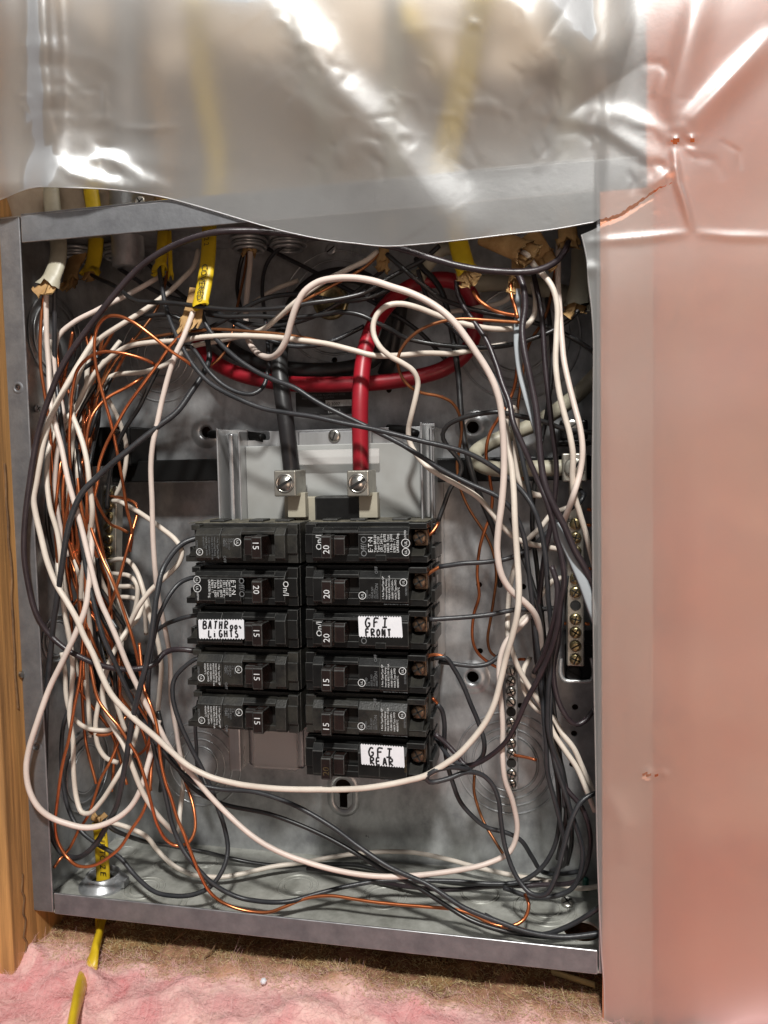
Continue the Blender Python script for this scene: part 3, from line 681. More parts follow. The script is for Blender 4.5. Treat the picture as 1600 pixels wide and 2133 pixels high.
# hand-written stickers
GL = {'B': [[(0, 0), (.05, 1), (.55, .95), (.62, .7), (.1, .52), (.7, .42), (.72, .1), (0, 0)]], 'A': [[(0, 0), (.35, 1), (.7, 0)], [(.12, .35), (.6, .38)]], 'T': [[(0, .95), (.75, 1)], [(.38, .97), (.35, 0)]],
      'H': [[(0, 1), (.03, 0)], [(.6, 1), (.62, 0)], [(0, .5), (.62, .55)]], 'R': [[(0, 0), (.05, 1), (.6, .9), (.55, .6), (.08, .5), (.7, 0)]], 'O': [[(.3, 1), (.02, .6), (.2, .05), (.6, .25), (.62, .75), (.3, 1)]],
      'o': [[(.3, .6), (.02, .35), (.2, .05), (.55, .2), (.5, .5), (.3, .6)]], '~': [[(0, .35), (.2, .45), (.3, .2), (.5, .3)]], 'L': [[(.05, 1), (0, 0), (.65, .05)]], 'I': [[(0, 1), (.7, 1)], [(.36, 1), (.33, 0)], [(-.05, 0), (.7, .02)]],
      'i': [[(.1, .6), (.1, 0)], [(.1, .85), (.12, .9)]], 'G': [[(.65, .9), (.3, 1), (0, .5), (.25, 0), (.65, .15), (.65, .45), (.35, .45)]], 'S': [[(.6, .95), (.15, .85), (.15, .6), (.6, .4), (.55, .05), (0, .05)]],
      'F': [[(0, 0), (.04, 1), (.7, 1)], [(.02, .55), (.55, .58)]], 'N': [[(0, 0), (.05, 1), (.6, 0), (.65, 1)]], 'E': [[(.6, 1), (.02, .98), (0, 0), (.62, .03)], [(0, .5), (.5, .52)]], 'r': [[(0, 0), (.05, 1), (.6, .9), (.55, .6), (.08, .5), (.7, 0)]]}
def sticker(parent, pxc, yd, lines, label):
    (x0, y0), (x1, y1), (x2, y2), (x3, y3) = pxc   # TL TR BR BL in the photo
    A_, B_, C_, D_ = [at(x, y, yd) for (x, y) in pxc]
    wid = np.linalg.norm(B_ - A_); nz = 17; pts = []
    for i in range(nz * 2 + 1):
        t = i / (nz * 2); p = A_ + (B_ - A_) * t; pts.append(p + np.array([0, 0, .0004 if i % 2 else -.0004]))
    for i in range(nz * 2 + 1):
        t = i / (nz * 2); p = C_ + (D_ - C_) * t; pts.append(p + np.array([0, 0, -.0004 if i % 2 else .0004]))
    n = bmesh.new(); fr = [n.verts.new(p) for p in pts]; bk = [n.verts.new(p + np.array([0, .0002, 0])) for p in pts]
    n.faces.new(fr); n.faces.new(bk[::-1]); k = len(pts)
    for i in range(k): n.faces.new((fr[i], bk[i], bk[(i + 1) % k], fr[(i + 1) % k]))
    bmesh.ops.recalc_face_normals(n, faces=n.faces); bmesh.ops.triangulate(n, faces=[f for f in n.faces if len(f.verts) > 4])
    p_ = obj('paper_label', n, 'paper', parent)
    V = []; F = []
    ex = (B_ - A_); ez = (A_ - D_)
    for (txt_, u0, v0, hgt, wdt, adv, slant) in lines:
        u = u0
        for ch in txt_:
            if ch == ' ': u += adv; continue
            for st_ in GL[ch]:
                P = [D_ + ex * (u + a * wdt + slant * b) + ez * (v0 + b * hgt) + np.array([0, -.0001, 0]) for a, b in st_]
                P = [p + np.array([rng.uniform(-1, 1), 0, rng.uniform(-1, 1)]) * .00008 for p in P]
                v, f = sweep(spline(P, .0003), 1, 6, (.00054, .00008)); b_ = len(V); V += v; F += [tuple(b_ + q for q in w_) for w_ in f]
            u += adv
    raw('handwriting', V, F, 'marker', p_)
    p_['label'] = label
sticker(brs[8], [(413, 1291), (508, 1291), (509, 1331), (415, 1330)], 9.3, [('BATHR', .10, .52, .40, .085, .118, .02), ('oo~', .70, .48, .40, .085, .095, .0), ('LiGHTS', .22, .08, .36, .085, .115, .0)], 'white paper sticker with zigzag edges reading BATHROOM LIGHTS')
sticker(brs[2], [(746, 1284), (836, 1285), (839, 1328), (748, 1326)], 8.6, [('GFI', .16, .48, .44, .14, .20, .02), ('FRONT', .17, .04, .34, .10, .125, .0)], 'white paper sticker with zigzag edges reading GFI FRONT')
sticker(brs[5], [(751, 1550), (841, 1556), (843, 1599), (753, 1592)], 9.3, [('GFI', .18, .44, .42, .15, .21, .02), ('REAR', .22, .04, .34, .11, .145, .0)], 'white paper sticker with zigzag edges reading GFI REAR')

# ================================================================== NEUTRAL / GROUND BARS
def bar(label, p0, p1, d, wid, n, m='alu', sm='brass', t0=.04, t1=.96, r=.0036, skip=()):
    A_ = at(*p0, d); B_ = at(*p1, d); b_ = empty('terminal_bar', A_); tag(b_, label, 'terminal bar', 'terminal bars with rows of screws')
    ax = (A_ - B_); L = np.linalg.norm(ax); ax = ax / L
    n_ = box(-wid / 2, wid / 2, 0, .009, 0, L, .0008)
    zz = Vector(ax); yy = Vector((0, 1, 0)); xx = yy.cross(zz).normalized(); yy = zz.cross(xx)
    mm = Matrix((xx, yy, zz)).transposed().to_4x4(); mm.translation = Vector(B_); bmesh.ops.transform(n_, matrix=mm, verts=n_.verts[:])
    obj('bar', n_, m, b_)
    for i in range(n):
        t = t0 + (t1 - t0) * i / (n - 1); c = A_ + (B_ - A_) * t
        if i in skip:
            obj('empty_hole', lathe(c + np.array([0, -.0001, 0]), [(.0033, 0), (.0033, .0003), (.0026, .0003), (.0024, .00005), (0, .00005)], (0, -1, 0), 16), 'dark', b_); continue
        screw(c + np.array([0, -.0002, 0]), r, sm, 'cross' if i % 3 else 'slot', b_, ang=random.uniform(0, 3), h=.0022)
    return b_
lb = bar('left terminal bar half hidden behind the tangle of wires', (228, 1012), (222, 1395), 60, .012, 16)
c = at(232, 930, 62); obj('insulating_mount', box(c[0] - .018, c[0] + .016, .060, .098, c[2] - .014, c[2] + .014, .0015), 'barblk', lb)
c = at(222, 1420, 62); obj('insulating_mount', box(c[0] - .012, c[0] + .012, .062, .098, c[2] - .010, c[2] + .012, .0015), 'barblk', lb)
screw(at(246, 905, 60), .0042, 'zinc', 'slot', lb)
rb = bar('right terminal bar of brass screws beside the polythene edge, topped by a big lug', (1199, 1085), (1199, 1388), 46, .0105, 11, t0=.02, t1=.95, skip=(6,))
q0, q1 = at(1171, 944, 36), at(1223, 1003, 36); lg = obj('neutral_lug', box(q0[0], q1[0], .036, .052, q1[2], q0[2], .001, 3), 'alu', rb)
screw(at(1197, 974, 35.8), .0062, 'alu', 'slot', lg, ang=.9, name='lug_screw')
q0, q1 = at(1185, 1003, 48), at(1214, 1075, 48); obj('bar_neck', box(q0[0], q1[0], .048, .055, q1[2] - .006, q0[2] + .002, .0006), 'alu', rb)
q0, q1 = at(1166, 875, 50), at(1225, 916, 50); obj('insulating_mount', box(q0[0], q1[0], .050, .098, q1[2], q0[2], .0015), 'barblk', rb)
obj('mount_ledge', box(q0[0] - .001, q1[0] + .003, .046, .098, q1[2] - .003, q1[2] - .0002, .0006), 'barblk', rb)
screw(at(1192, 888, 49.8), .0045, 'zinc', 'slot', rb)
q0, q1 = at(1176, 1340, 56), at(1236, 1422, 56); obj('insulating_mount', box(q0[0], q1[0] + .004, .056, .098, q1[2], q0[2], .0015), 'barblk', rb)
screw(at(1196, 1402, 55.8), .0048, 'sticker', 'slot', rb, ang=-.5)
P = [at(x, y, 54) for x, y in [(1168, 1372), (1168, 1405), (1176, 1417), (1200, 1419), (1232, 1417), (1237, 1400), (1232, 1370)]]
v, f = sweep(spline(P), .0014, 8); raw('mount_rim', v, f, 'bright', rb)
for (y, x0, x1) in [(1093, 1221, 1236), (1061, 1223, 1236), (1184, 1221, 1234), (1299, 1218, 1228), (1298, 1170, 1180)]:
    P = [at(x0, y, 48), at(x1, y + 1, 48)]; v, f = sweep(spline(P), .0010, 8); raw('wire_end', v, f + caps(len(v) // 8, 8), 'cu', rb)
gb = bar('narrow ground bar in the middle right over the big knockout', (1064, 1375), (1066, 1645), 74, .0085, 12, m='galv', sm='zinc', t0=.08, t1=.95, r=.0034, skip=(4, 9))

# ================================================================== CABLES AND CORES
def cable(label, P, flat, m, cat='cable', jag=.003, name='sheathed_cable', grp='sheathed cables entering the box', keep=False, seg=14, tears=0, fold=None):
    r_ = empty(name, at(*P[0][:2], P[0][2])); tag(r_, label, cat, grp)
    C = spline(pts3(P, keep)); v, f = sweep(C, 1, seg, flat, jag=jag)
    raw('jacket', v, f, m, r_)
    n = len(C)
    fw = np.array(C[-1] - C[-4]); fw /= np.linalg.norm(fw); sd = np.cross(fw, (0, -1, 0)); sd /= np.linalg.norm(sd)
    for t in range(tears):   # torn flaps of jacket / paper at the cut end
        k_ = (t + .5) / tears * 2 - 1; e = C[-1] + sd * flat[0] * .75 * k_; o_ = sd * k_ * rng.uniform(.1, .7) + np.array([0, -1, 0]) * rng.uniform(.0, .5); l_ = rng.uniform(.004, .009)
        Q = [e - fw * .004, e + fw * l_ * .4 + o_ * l_ * .15, e + fw * l_ * .8 + o_ * l_ * .6, e + fw * l_ + o_ * l_ * 1.0]
        vv, ff = sweep(spline(Q, .0012), 1, 6, (flat[0] * .5, .00035), up=(rng.uniform(-.4, .4), -1, rng.uniform(-.4, .4)), jag=.001); raw('torn_flap', vv, ff, fold or m, r_)
    return r_
# 1 beige cable, top left
c1 = cable('beige cable at the top left corner, its jacket cut open over three wires', [(104, 330, 40), (106, 400, 30), (114, 470, 25), (122, 510, 20), (119, 548, 14), (108, 578, 10), (100, 594, 8)], (.0062, .0030), 'be', jag=.0025, tears=3, fold='kr')
c2 = cable('yellow cable at the top left, printed, split open above the brown wires', [(184, 330, 60), (190, 400, 55), (200, 470, 55), (196, 540, 50), (186, 572, 44)], (.0058, .0028), 'ye', tears=2, fold='kr')
cable('short stub of brown paper wrapping beside the beige cable', [(165, 530, 60), (150, 560, 50), (146, 588, 40)], (.0062, .0026), 'kr', 'paper', tears=3)
c3 = cable('yellow cable slit lengthwise behind the big dark arc, left of the COVERED one', [(342, 420, 60), (340, 480, 50), (337, 530, 42), (333, 560, 38)], (.0042, .0022), 'ye', tears=2)
cable('narrow torn strip of yellow jacket hanging beside the slit cable', [(352, 450, 56), (354, 520, 44), (356, 578, 38)], (.0016, .0006), 'ye', 'jacket strip')
c4 = cable('bright yellow cable printed COVERED hanging from the top of the box', [(437, 400, 44), (436, 470, 34), (434, 530, 26), (427, 585, 19), (416, 640, 13)], (.0052, .0024), 'ye', jag=.002)
for (p0, p1, st_, sz) in [((430, 488, 31), (428, 545, 23), '2 2 2', .0050), ((426, 552, 22.5), (412, 632, 13), 'COVERED', .0058)]:
    a = at(*p0); b = at(*p1); a[1] -= .0030; b[1] -= .0030; d_ = Vector(b - a).normalized()
    text('jacket_print', st_, sz, 'marker', a, d_, d_.cross(Vector((0, 1, 0))), c4)
cable('beige paper tongue hanging out of the COVERED cable end', [(405, 600, 24), (396, 640, 22), (384, 676, 20)], (.0034, .0006), 'kr', 'paper', tears=2)
cable('folded paper flap below the yellow cable tip', [(414, 640, 22), (412, 660, 20), (404, 676, 17)], (.0030, .0008), 'kr', 'paper', tears=1)
c5 = cable('yellow cable at the upper right ending in a torn brown ruff above the red loop', [(948, 430, 46), (952, 490, 38), (964, 540, 30), (974, 572, 24)], (.0060, .0030), 'ye', tears=5, fold='kr')
c6 = cable('beige cable curving behind the yellow one at the upper right', [(945, 515, 60), (920, 520, 60), (895, 545, 62), (870, 580, 66)], (.0046, .0040), 'be')
c7 = cable('crumpled brown kraft wrapping at the upper right above the white wires', [(1010, 490, 40), (1045, 505, 32), (1080, 520, 26), (1096, 528, 22)], (.0068, .0044), 'kr', 'paper', tears=4)
cable('second crumpled brown wrapping further right under the polythene edge', [(1105, 490, 36), (1120, 515, 32), (1134, 540, 30)], (.0060, .0028), 'kr', 'paper', tears=4)
cable('brown paper cuff round the dark wire below the wrappings', [(1078, 540, 34), (1078, 560, 30), (1073, 590, 26)], (.0036, .0026), 'kr', 'paper', tears=3)
cable('paper stub at the upper right corner of the box beside the polythene', [(1182, 440, 40), (1182, 480, 32), (1185, 506, 26)], (.0055, .0030), 'kr', 'paper', tears=3)
cable('tan paper stub in the top centre over the pale wires', [(800, 500, 40), (800, 520, 34), (797, 548, 30)], (.0034, .0022), 'kr', 'paper', tears=4)
cable('flat beige cable at the far upper right, end squared off', [(1214, 520, 60), (1212, 580, 52), (1200, 640, 44)], (.0068, .0034), 'be', tears=2, fold='kr')
cable('thick beige cable lying level across the upper right of the back plate', [(985, 592, 88), (1060, 588, 88), (1140, 602, 88), (1205, 622, 88)], (.0058, .0050), 'be', jag=0)
c8 = cable('small brown paper stub in the cable clamp left of the top centre', [(520, 500, 76), (520, 515, 72), (517, 530, 70)], (.0045, .0030), 'kr', 'paper')
# clamps on the top side
for (x, y, d_) in [(518, 500, 76), (250, 500, 70), (160, 505, 66), (600, 492, 80)]:
    q = at(x, y, d_); n = bmesh.new()
    for i, (rr, hh) in enumerate([(.0125, 0), (.0105, .003), (.0115, .006), (.0095, .009)]):
        ring_bm((q[0], q[1], min(.452, q[2] + .006) - hh * .7), rr, .0016, (0, 0, 1), 32, n)
    tag(obj('cable_clamp', n, 'galv', pan, True), None, None)

# neutral cable into the right lug
def thick(label, P, r, m, name, cat, keep=True):
    C = spline(pts3(P, keep), .003); v, f = sweep(C, r, 14); return tag(raw(name, v, f + caps(len(C), 14), m), label, cat, 'heavy service conductors')
thick('thick beige neutral cable bending round into the lug on the right terminal bar', [(1262, 760, 70), (1234, 790, 72), (1188, 834, 76), (1113, 884, 80), (1058, 906, 80), (1011, 928, 76), (990, 944, 68), (990, 958, 60), (1010, 972, 54), (1050, 978, 50), (1100, 976, 47), (1150, 975, 45), (1178, 974, 44)], .0050, 'be', 'neutral_cable', 'cable')
thick('thick red main cable looping behind and coming down into the right main lug', [(752, 985, 34), (751, 930, 32), (750, 880, 32), (751, 820, 34), (756, 760, 40), (768, 705, 48), (795, 650, 58), (835, 610, 66), (880, 588, 70), (930, 583, 72), (968, 598, 74), (988, 636, 76), (988, 690, 78), (970, 735, 78), (925, 768, 76), (870, 785, 74), (800, 796, 72), (700, 801, 70), (600, 799, 70), (520, 786, 72), (470, 768, 76), (432, 742, 82), (412, 715, 90)], .0053, 'rd', 'red_main_cable', 'cable')
thick('thick black main cable coming down into the left main lug', [(608, 985, 34), (602, 930, 32), (596, 880, 32), (588, 820, 34), (582, 760, 40), (588, 700, 52), (602, 655, 64), (628, 612, 74), (668, 582, 80), (720, 572, 84), (765, 585, 86), (796, 620, 88), (812, 670, 88), (800, 720, 86), (768, 754, 84), (720, 768, 82), (660, 772, 80), (600, 768, 80), (540, 757, 82), (490, 735, 86), (450, 700, 92)], .0054, 'bkc', 'black_main_cable', 'cable')
thick('thick charcoal cable passing upright behind the red one at the top centre', [(840, 600, 90), (832, 660, 86), (822, 700, 88), (812, 750, 92), (800, 780, 96)], .0050, 'bkc', 'black_main_cable', 'cable')

# yellow cable through the bottom clamp
cb = empty('yellow_cable', at(212, 1780, 30)); tag(cb, 'yellow cable rising through the round clamp in the bottom left corner of the box', 'cable', 'sheathed cables entering the box')
C = spline([at(206, 1712, 34), at(210, 1745, 33), at(213, 1790, 32), at(215, 1830, 32), at(214, 1870, 32), at(211, 1915, 24), at(204, 1955, 8), at(195, 1990, -7), at(187, 2020, -15), at(179, 2046, -14)])
v, f = sweep(C, 1, 14, (.0052, .0028)); raw('jacket', v, f, 'ye', cb)
for (x0, y0, x1, y1, d0, d1, s) in [(216, 1726, 219, 1820, 33, 32, 'T 15 TO 2 E'), (214, 1903, 197, 1986, 28, -5, '2 7/12/5')]:
    a = at(x0 - 4, y0, d0); b = at(x1 - 4, y1, d1); a[1] -= .0034; b[1] -= .0034; d_ = Vector(b - a).normalized()
    text('jacket_print', s, .0062, 'marker', a, d_, Vector((0, 1, 0)).cross(d_) * -1, cb)
for t in range(5):
    a = t * 1.3; e = at(206, 1712, 34); Q = [e, e + np.array([math.cos(a) * .003, -.001 + .002 * math.sin(a), .003]), e + np.array([math.cos(a) * .006, .003 * math.sin(a), .004 + .002 * math.cos(a * 2)])]
    vv, ff = sweep(spline(Q, .001), 1, 6, (.0022, .0004)); raw('torn_flap', vv, ff, 'kr', cb)
q = at(215, 1833, 34); n = bmesh.new(); qz = .0005
lathe((q[0], q[1], 0), [(.0165, .0), (.0165, .0022), (.0140, .0028), (.0140, .0048), (.0125, .0052), (.0118, .0085), (.0105, .0088), (.0100, .002)], (0, 0, 1), 36, n)
for f_ in [f_ for f_ in n.faces if len(f_.verts) == 36]: n.faces.remove(f_)
tag(obj('cable_clamp', n, 'galv', pan, True), None, None)
n = bmesh.new(); box(q[0] + .010, q[0] + .0185, q[1] - .004, q[1] + .004, .001, .0065, .001, bm=n); obj('clamp_ear', n, 'galv', pan)
cb2 = cable('yellow cable coming back out of the pink insulation at the bottom edge', [(183, 2004, 6), (176, 2030, -14), (168, 2058, -33), (161, 2085, -48), (154, 2115, -60), (148, 2150, -72), (140, 2200, -88)], (.0050, .0028), 'ye', jag=0, keep=False)

# ------------------------------------------------------------------ black wires
wire('big dark arc across the box top, dropping down the left edge to a left breaker', 'pu', [(1183, 505, 26), (1172, 528, 18), (1155, 548, 12), (1120, 564, 8), (1060, 569, 6), (990, 561, 4), (900, 538, 2), (810, 512, 3), (700, 497, 5), (600, 487, 4), (520, 480, 0), (455, 483, -4), (400, 497, -4), (345, 520, -4), (292, 556, -5), (242, 610, -6), (186, 681, -6), (131, 760, -8), (100, 830, -8), (78, 905, -8), (63, 1000, -8), (53, 1080, -8), (50, 1150, -8), (58, 1216, -6), (72, 1272, -4), (95, 1312, 0), (140, 1354, 2), (197, 1381, 4), (250, 1391, 6), (290, 1391, 9), (323, 1382, 14), (342, 1361, 20), (363, 1353, 26), (386, 1353, 30), (415, 1357, 32)], .0019)
wire('black wire from the top left breaker looping through the bottom left corner and back up', 'gy', [(430, 700, 40), (436, 745, 36), (425, 775, 30), (399, 815, 24), (368, 858, 18), (325, 891, 12), (254, 950, 4), (200, 996, 0), (172, 1024, -3), (152, 1066, -5), (138, 1120, -6), (128, 1181, -6), (118, 1240, -4), (108, 1310, 0), (103, 1385, 4), (97, 1480, 6), (94, 1570, 8), (94, 1640, 10), (99, 1700, 14), (112, 1752, 18), (134, 1781, 18), (158, 1787, 16), (181, 1775, 12), (203, 1752, 10), (220, 1724, 8), (245, 1674, 4), (262, 1590, 0), (276, 1503, -2), (291, 1440, -3), (306, 1380, -3), (319, 1300, -2), (328, 1240, 2), (339, 1184, 8), (361, 1147, 18), (384, 1127, 25), (412, 1117, 30)], .0019)
wire('black wire from the second left breaker running down and along the floor to the right', 'gy', [(414, 1204, 32), (395, 1206, 28), (372, 1216, 22), (349, 1243, 16), (331, 1280, 12), (321, 1330, 12), (312, 1400, 12), (310, 1470, 14), (315, 1530, 16), (331, 1595, 16), (344, 1647, 16), (359, 1715, 14), (381, 1764, 12), (409, 1805, 10), (437, 1836, 10), (469, 1858, 12), (511, 1874, 14), (588, 1878, 14), (665, 1860, 24), (742, 1843, 34), (819, 1833, 40), (921, 1835, 44), (1024, 1841, 46), (1085, 1836, 48), (1126, 1811, 50), (1152, 1772, 50), (1165, 1717, 46), (1163, 1640, 40), (1150, 1560, 34), (1141, 1480, 30), (1142, 1420, 28)])
wire('black wire sweeping from the top left cables over the breakers and down the right bundle', 'gy', [(331, 530, 42), (334, 575, 34), (345, 635, 26), (362, 684, 20), (378, 718, 16), (400, 757, 12), (436, 797, 9), (490, 829, 7), (545, 850, 6), (600, 859, 5), (655, 867, 5), (710, 880, 5), (765, 892, 5), (820, 905, 5), (880, 920, 6), (935, 932, 8), (978, 945, 10), (1022, 968, 12), (1058, 994, 14), (1089, 1023, 14), (1113, 1061, 12), (1127, 1105, 12), (1137, 1161, 12), (1144, 1225, 14), (1148, 1300, 18), (1147, 1380, 20), (1143, 1450, 22), (1143, 1517, 24), (1152, 1560, 26), (1170, 1610, 28), (1176, 1680, 30)])
wire('black wire from the COVERED cable crossing over the red cable to the right bundle', 'gy', [(418, 646, 24), (427, 674, 22), (449, 706, 20), (490, 746, 16), (531, 774, 14), (572, 792, 12), (614, 807, 11), (655, 832, 11), (710, 861, 11), (765, 889, 12), (800, 908, 13), (840, 930, 14), (887, 956, 16), (939, 986, 18), (987, 1011, 18), (1034, 1033, 18), (1060, 1055, 18), (1082, 1089, 20), (1095, 1127, 22), (1102, 1180, 24), (1107, 1235, 26), (1113, 1295, 28), (1120, 1351, 30), (1125, 1400, 32), (1128, 1450, 32), (1132, 1500, 30), (1137, 1553, 30), (1142, 1612, 32), (1157, 1672, 34), (1171, 1730, 38), (1180, 1775, 42), (1176, 1800, 48), (1150, 1815, 56)])
wire('speckled black wire from the torn yellow cable down and back to the lowest right breaker', 'pu', [(950, 585, 32), (952, 610, 30), (962, 634, 28), (984, 666, 24), (1013, 709, 20), (1032, 756, 16), (1044, 799, 12), (1059, 842, 8), (1068, 880, 4), (1089, 925, 2), (1106, 965, 2), (1122, 1003, 2), (1141, 1044, 0), (1156, 1089, 0), (1165, 1125, -1), (1173, 1160, -2), (1176, 1208, -2), (1166, 1256, 0), (1160, 1300, 2), (1146, 1351, 6), (1124, 1405, 10), (1096, 1462, 14), (1075, 1510, 18), (1053, 1548, 22), (1022, 1576, 26), (990, 1593, 28), (968, 1594, 30), (950, 1572, 32), (927, 1547, 34), (905, 1528, 34)])
wire('plum black wire dropping from the paper cuff past the right terminal bar', 'pu', [(1074, 565, 20), (1088, 592, 16), (1093, 640, 14), (1087, 684, 12), (1090, 727, 10), (1101, 785, 8), (1112, 842, 6), (1119, 899, 4), (1126, 959, 2), (1135, 1006, 0), (1152, 1049, -1), (1176, 1096, -1), (1196, 1144, 0), (1219, 1186, 2), (1236, 1225, 5), (1250, 1270, 8)], .0019)
wire('long level black wire below the yellow cable tip, from left corner to top centre', 'bk', [(190, 574, 44), (205, 582, 40), (226, 592, 34), (250, 606, 26), (278, 625, 20), (304, 629, 18), (367, 633, 16), (420, 641, 14), (470, 646, 13), (540, 645, 12), (600, 640, 12), (650, 631, 14), (710, 621, 18), (765, 605, 22), (805, 582, 26), (843, 562, 30), (880, 542, 34), (915, 512, 38)])
wire('black wire from the tan stub at top centre running right behind the dark arc', 'bk', [(806, 528, 28), (825, 545, 26), (857, 572, 26), (890, 598, 30), (915, 618, 34), (945, 632, 40), (980, 645, 44), (1030, 659, 46), (1087, 667, 46), (1145, 684, 48), (1190, 703, 50), (1231, 728, 52), (1250, 745, 54)])
wire('straight upright black wire in front of the upper right knockout, left of the pinkish arc', 'bk', [(866, 540, 60), (880, 560, 58), (905, 583, 56), (924, 612, 54), (938, 670, 52), (948, 727, 50), (955, 785, 50), (960, 842, 48), (966, 900, 46), (975, 954, 44), (987, 1000, 46), (1006, 1050, 52), (1028, 1105, 60), (1040, 1160, 70), (1042, 1220, 80)], .0019)
wire('black wire running level just under the paper tongue and rising to the right cables', 'bk', [(430, 655, 30), (470, 660, 28), (530, 658, 28), (600, 660, 28), (655, 657, 28), (710, 650, 26), (751, 656, 26), (785, 672, 28), (810, 684, 32), (843, 702, 40), (886, 713, 44), (958, 721, 44), (1044, 721, 42), (1102, 709, 42), (1150, 690, 44), (1185, 665, 44), (1204, 645, 42)])
wire('black wire weaving behind the white arc from the left bundle to the top centre', 'bk', [(171, 748, 40), (202, 711, 36), (236, 684, 32), (289, 664, 30), (341, 655, 30), (380, 668, 32), (395, 695, 34), (421, 688, 36), (462, 668, 36), (517, 638, 36), (559, 621, 36), (614, 616, 36), (655, 621, 34), (710, 628, 34), (765, 622, 36), (810, 605, 40)])
wire('thin dark hooked wire curling up behind the red cable left of centre', 'gy', [(385, 722, 26), (400, 724, 24), (413, 740, 22), (435, 775, 18), (462, 801, 17), (498, 819, 17), (528, 822, 18), (550, 807, 22), (559, 770, 28), (557, 720, 40), (552, 660, 50), (545, 600, 60), (552, 555, 70), (572, 525, 76), (600, 505, 80)], .0014)
wire('black loop in front of the upper right dimple, rising to the right terminal mount', 'bk', [(1240, 900, 40), (1200, 897, 38), (1174, 894, 36), (1131, 880, 32), (1073, 867, 26), (1040, 860, 24), (1016, 861, 24), (961, 872, 26), (932, 887, 28), (922, 905, 30), (928, 924, 32), (943, 942, 34), (956, 958, 36), (962, 976, 38), (956, 994, 38), (938, 1018, 38), (924, 1054, 38), (912, 1086, 36)])
wire('black wire from the second right breaker bowing level to the right terminal bar', 'gy', [(914, 1181, 34), (935, 1178, 34), (963, 1174, 34), (1011, 1171, 36), (1058, 1163, 40), (1094, 1146, 42), (1129, 1120, 42), (1155, 1094, 42), (1184, 1064, 40), (1208, 1048, 38), (1217, 1034, 40), (1210, 1024, 46)])
wire('straight black wire from the GFI FRONT breaker level to the right terminal bar', 'gy', [(896, 1290, 30), (930, 1288, 32), (975, 1285, 34), (1022, 1280, 36), (1070, 1271, 40), (1117, 1270, 44), (1174, 1266, 48)])
wire('black wire from the fourth right breaker arching down behind the pink wire', 'gy', [(908, 1372, 34), (930, 1371, 34), (946, 1392, 36), (965, 1427, 38), (982, 1470, 40), (999, 1510, 42), (1010, 1546, 42), (1008, 1572, 44), (995, 1588, 46), (978, 1602, 48)])
wire('black wire bowed right above the lower right dimple from the fourth right breaker', 'gy', [(916, 1377, 38), (939, 1380, 38), (987, 1385, 40), (1018, 1380, 42), (1041, 1362, 44), (1060, 1336, 48), (1072, 1300, 52), (1080, 1250, 58)])
wire('black wire from the fifth right breaker dropping to the bottom right floor', 'gy', [(912, 1468, 34), (921, 1480, 36), (926, 1506, 38), (926, 1553, 42), (932, 1595, 44), (942, 1631, 44), (958, 1671, 46), (987, 1704, 48), (1014, 1724, 50), (1060, 1736, 52), (1088, 1752, 54), (1108, 1785, 58), (1130, 1818, 64), (1170, 1822, 70), (1215, 1815, 78)])
wire('dark pinched loop lying beside the white wire end under the lowest right breaker', 'gy', [(905, 1535, 44), (940, 1585, 30), (975, 1604, 22), (939, 1600, 12), (904, 1607, 8), (887, 1620, 8), (893, 1630, 10), (927, 1624, 14), (970, 1608, 20), (1003, 1613, 24), (1027, 1635, 26), (1039, 1665, 26), (1043, 1700, 26), (1055, 1770, 24), (1078, 1828, 20), (1108, 1862, 16), (1136, 1864, 14), (1156, 1832, 14), (1172, 1770, 16), (1188, 1708, 18), (1208, 1672, 20), (1226, 1658, 22), (1250, 1650, 24)])
wire('black wire curving down the far right to the floor beside the green screw', 'pu', [(1110, 1290, 40), (1122, 1400, 42), (1136, 1500, 40), (1155, 1580, 36), (1178, 1640, 32), (1211, 1681, 30), (1228, 1732, 32), (1224, 1795, 38), (1200, 1838, 46), (1126, 1845, 52), (1024, 1846, 52), (947, 1853, 50), (860, 1848, 56), (780, 1832, 66), (700, 1815, 76), (640, 1810, 84)])
wire('dark wire sagging in a U below the right terminal bar', 'pu', [(1168, 1270, 30), (1163, 1330, 28), (1154, 1375, 26), (1153, 1411, 26), (1161, 1455, 26), (1177, 1489, 26), (1198, 1509, 28), (1217, 1501, 30), (1236, 1477, 32), (1255, 1450, 34)])
wire('upper of two long black wires sloping from lower left to the bottom right corner', 'gy', [(110, 600, 12), (112, 680, 16), (113, 760, 20), (124, 852, 14), (135, 931, 12), (148, 1002, 10), (168, 1110, 6), (182, 1204, 2), (200, 1285, -1), (215, 1330, -2), (240, 1382, 2), (262, 1430, 6), (285, 1480, 10), (318, 1536, 14), (342, 1569, 16), (372, 1602, 18), (410, 1630, 20), (460, 1643, 22), (537, 1651, 22), (614, 1678, 20), (691, 1722, 18), (747, 1763, 16), (819, 1810, 12), (896, 1847, 8), (962, 1886, 6), (1034, 1917, 6), (1101, 1941, 6), (1178, 1951, 8), (1255, 1944, 10)])
wire('lower of two long black wires sloping from lower left to the bottom right corner', 'bk', [(330, 1480, 30), (345, 1540, 28), (365, 1590, 28), (400, 1640, 28), (460, 1673, 28), (563, 1697, 28), (665, 1737, 26), (742, 1778, 22), (805, 1815, 18), (870, 1850, 14), (921, 1882, 12), (973, 1913, 8), (1030, 1934, 8), (1100, 1948, 10), (1180, 1955, 12), (1260, 1950, 12)])
wire('black wire from the clamp running level over the floor to the middle', 'bk', [(216, 1708, 30), (232, 1726, 30), (255, 1738, 34), (297, 1752, 44), (359, 1761, 54), (422, 1774, 62), (480, 1787, 70), (563, 1800, 76), (665, 1799, 80), (742, 1801, 80), (830, 1822, 74), (930, 1836, 66), (1040, 1842, 60), (1130, 1838, 60)])
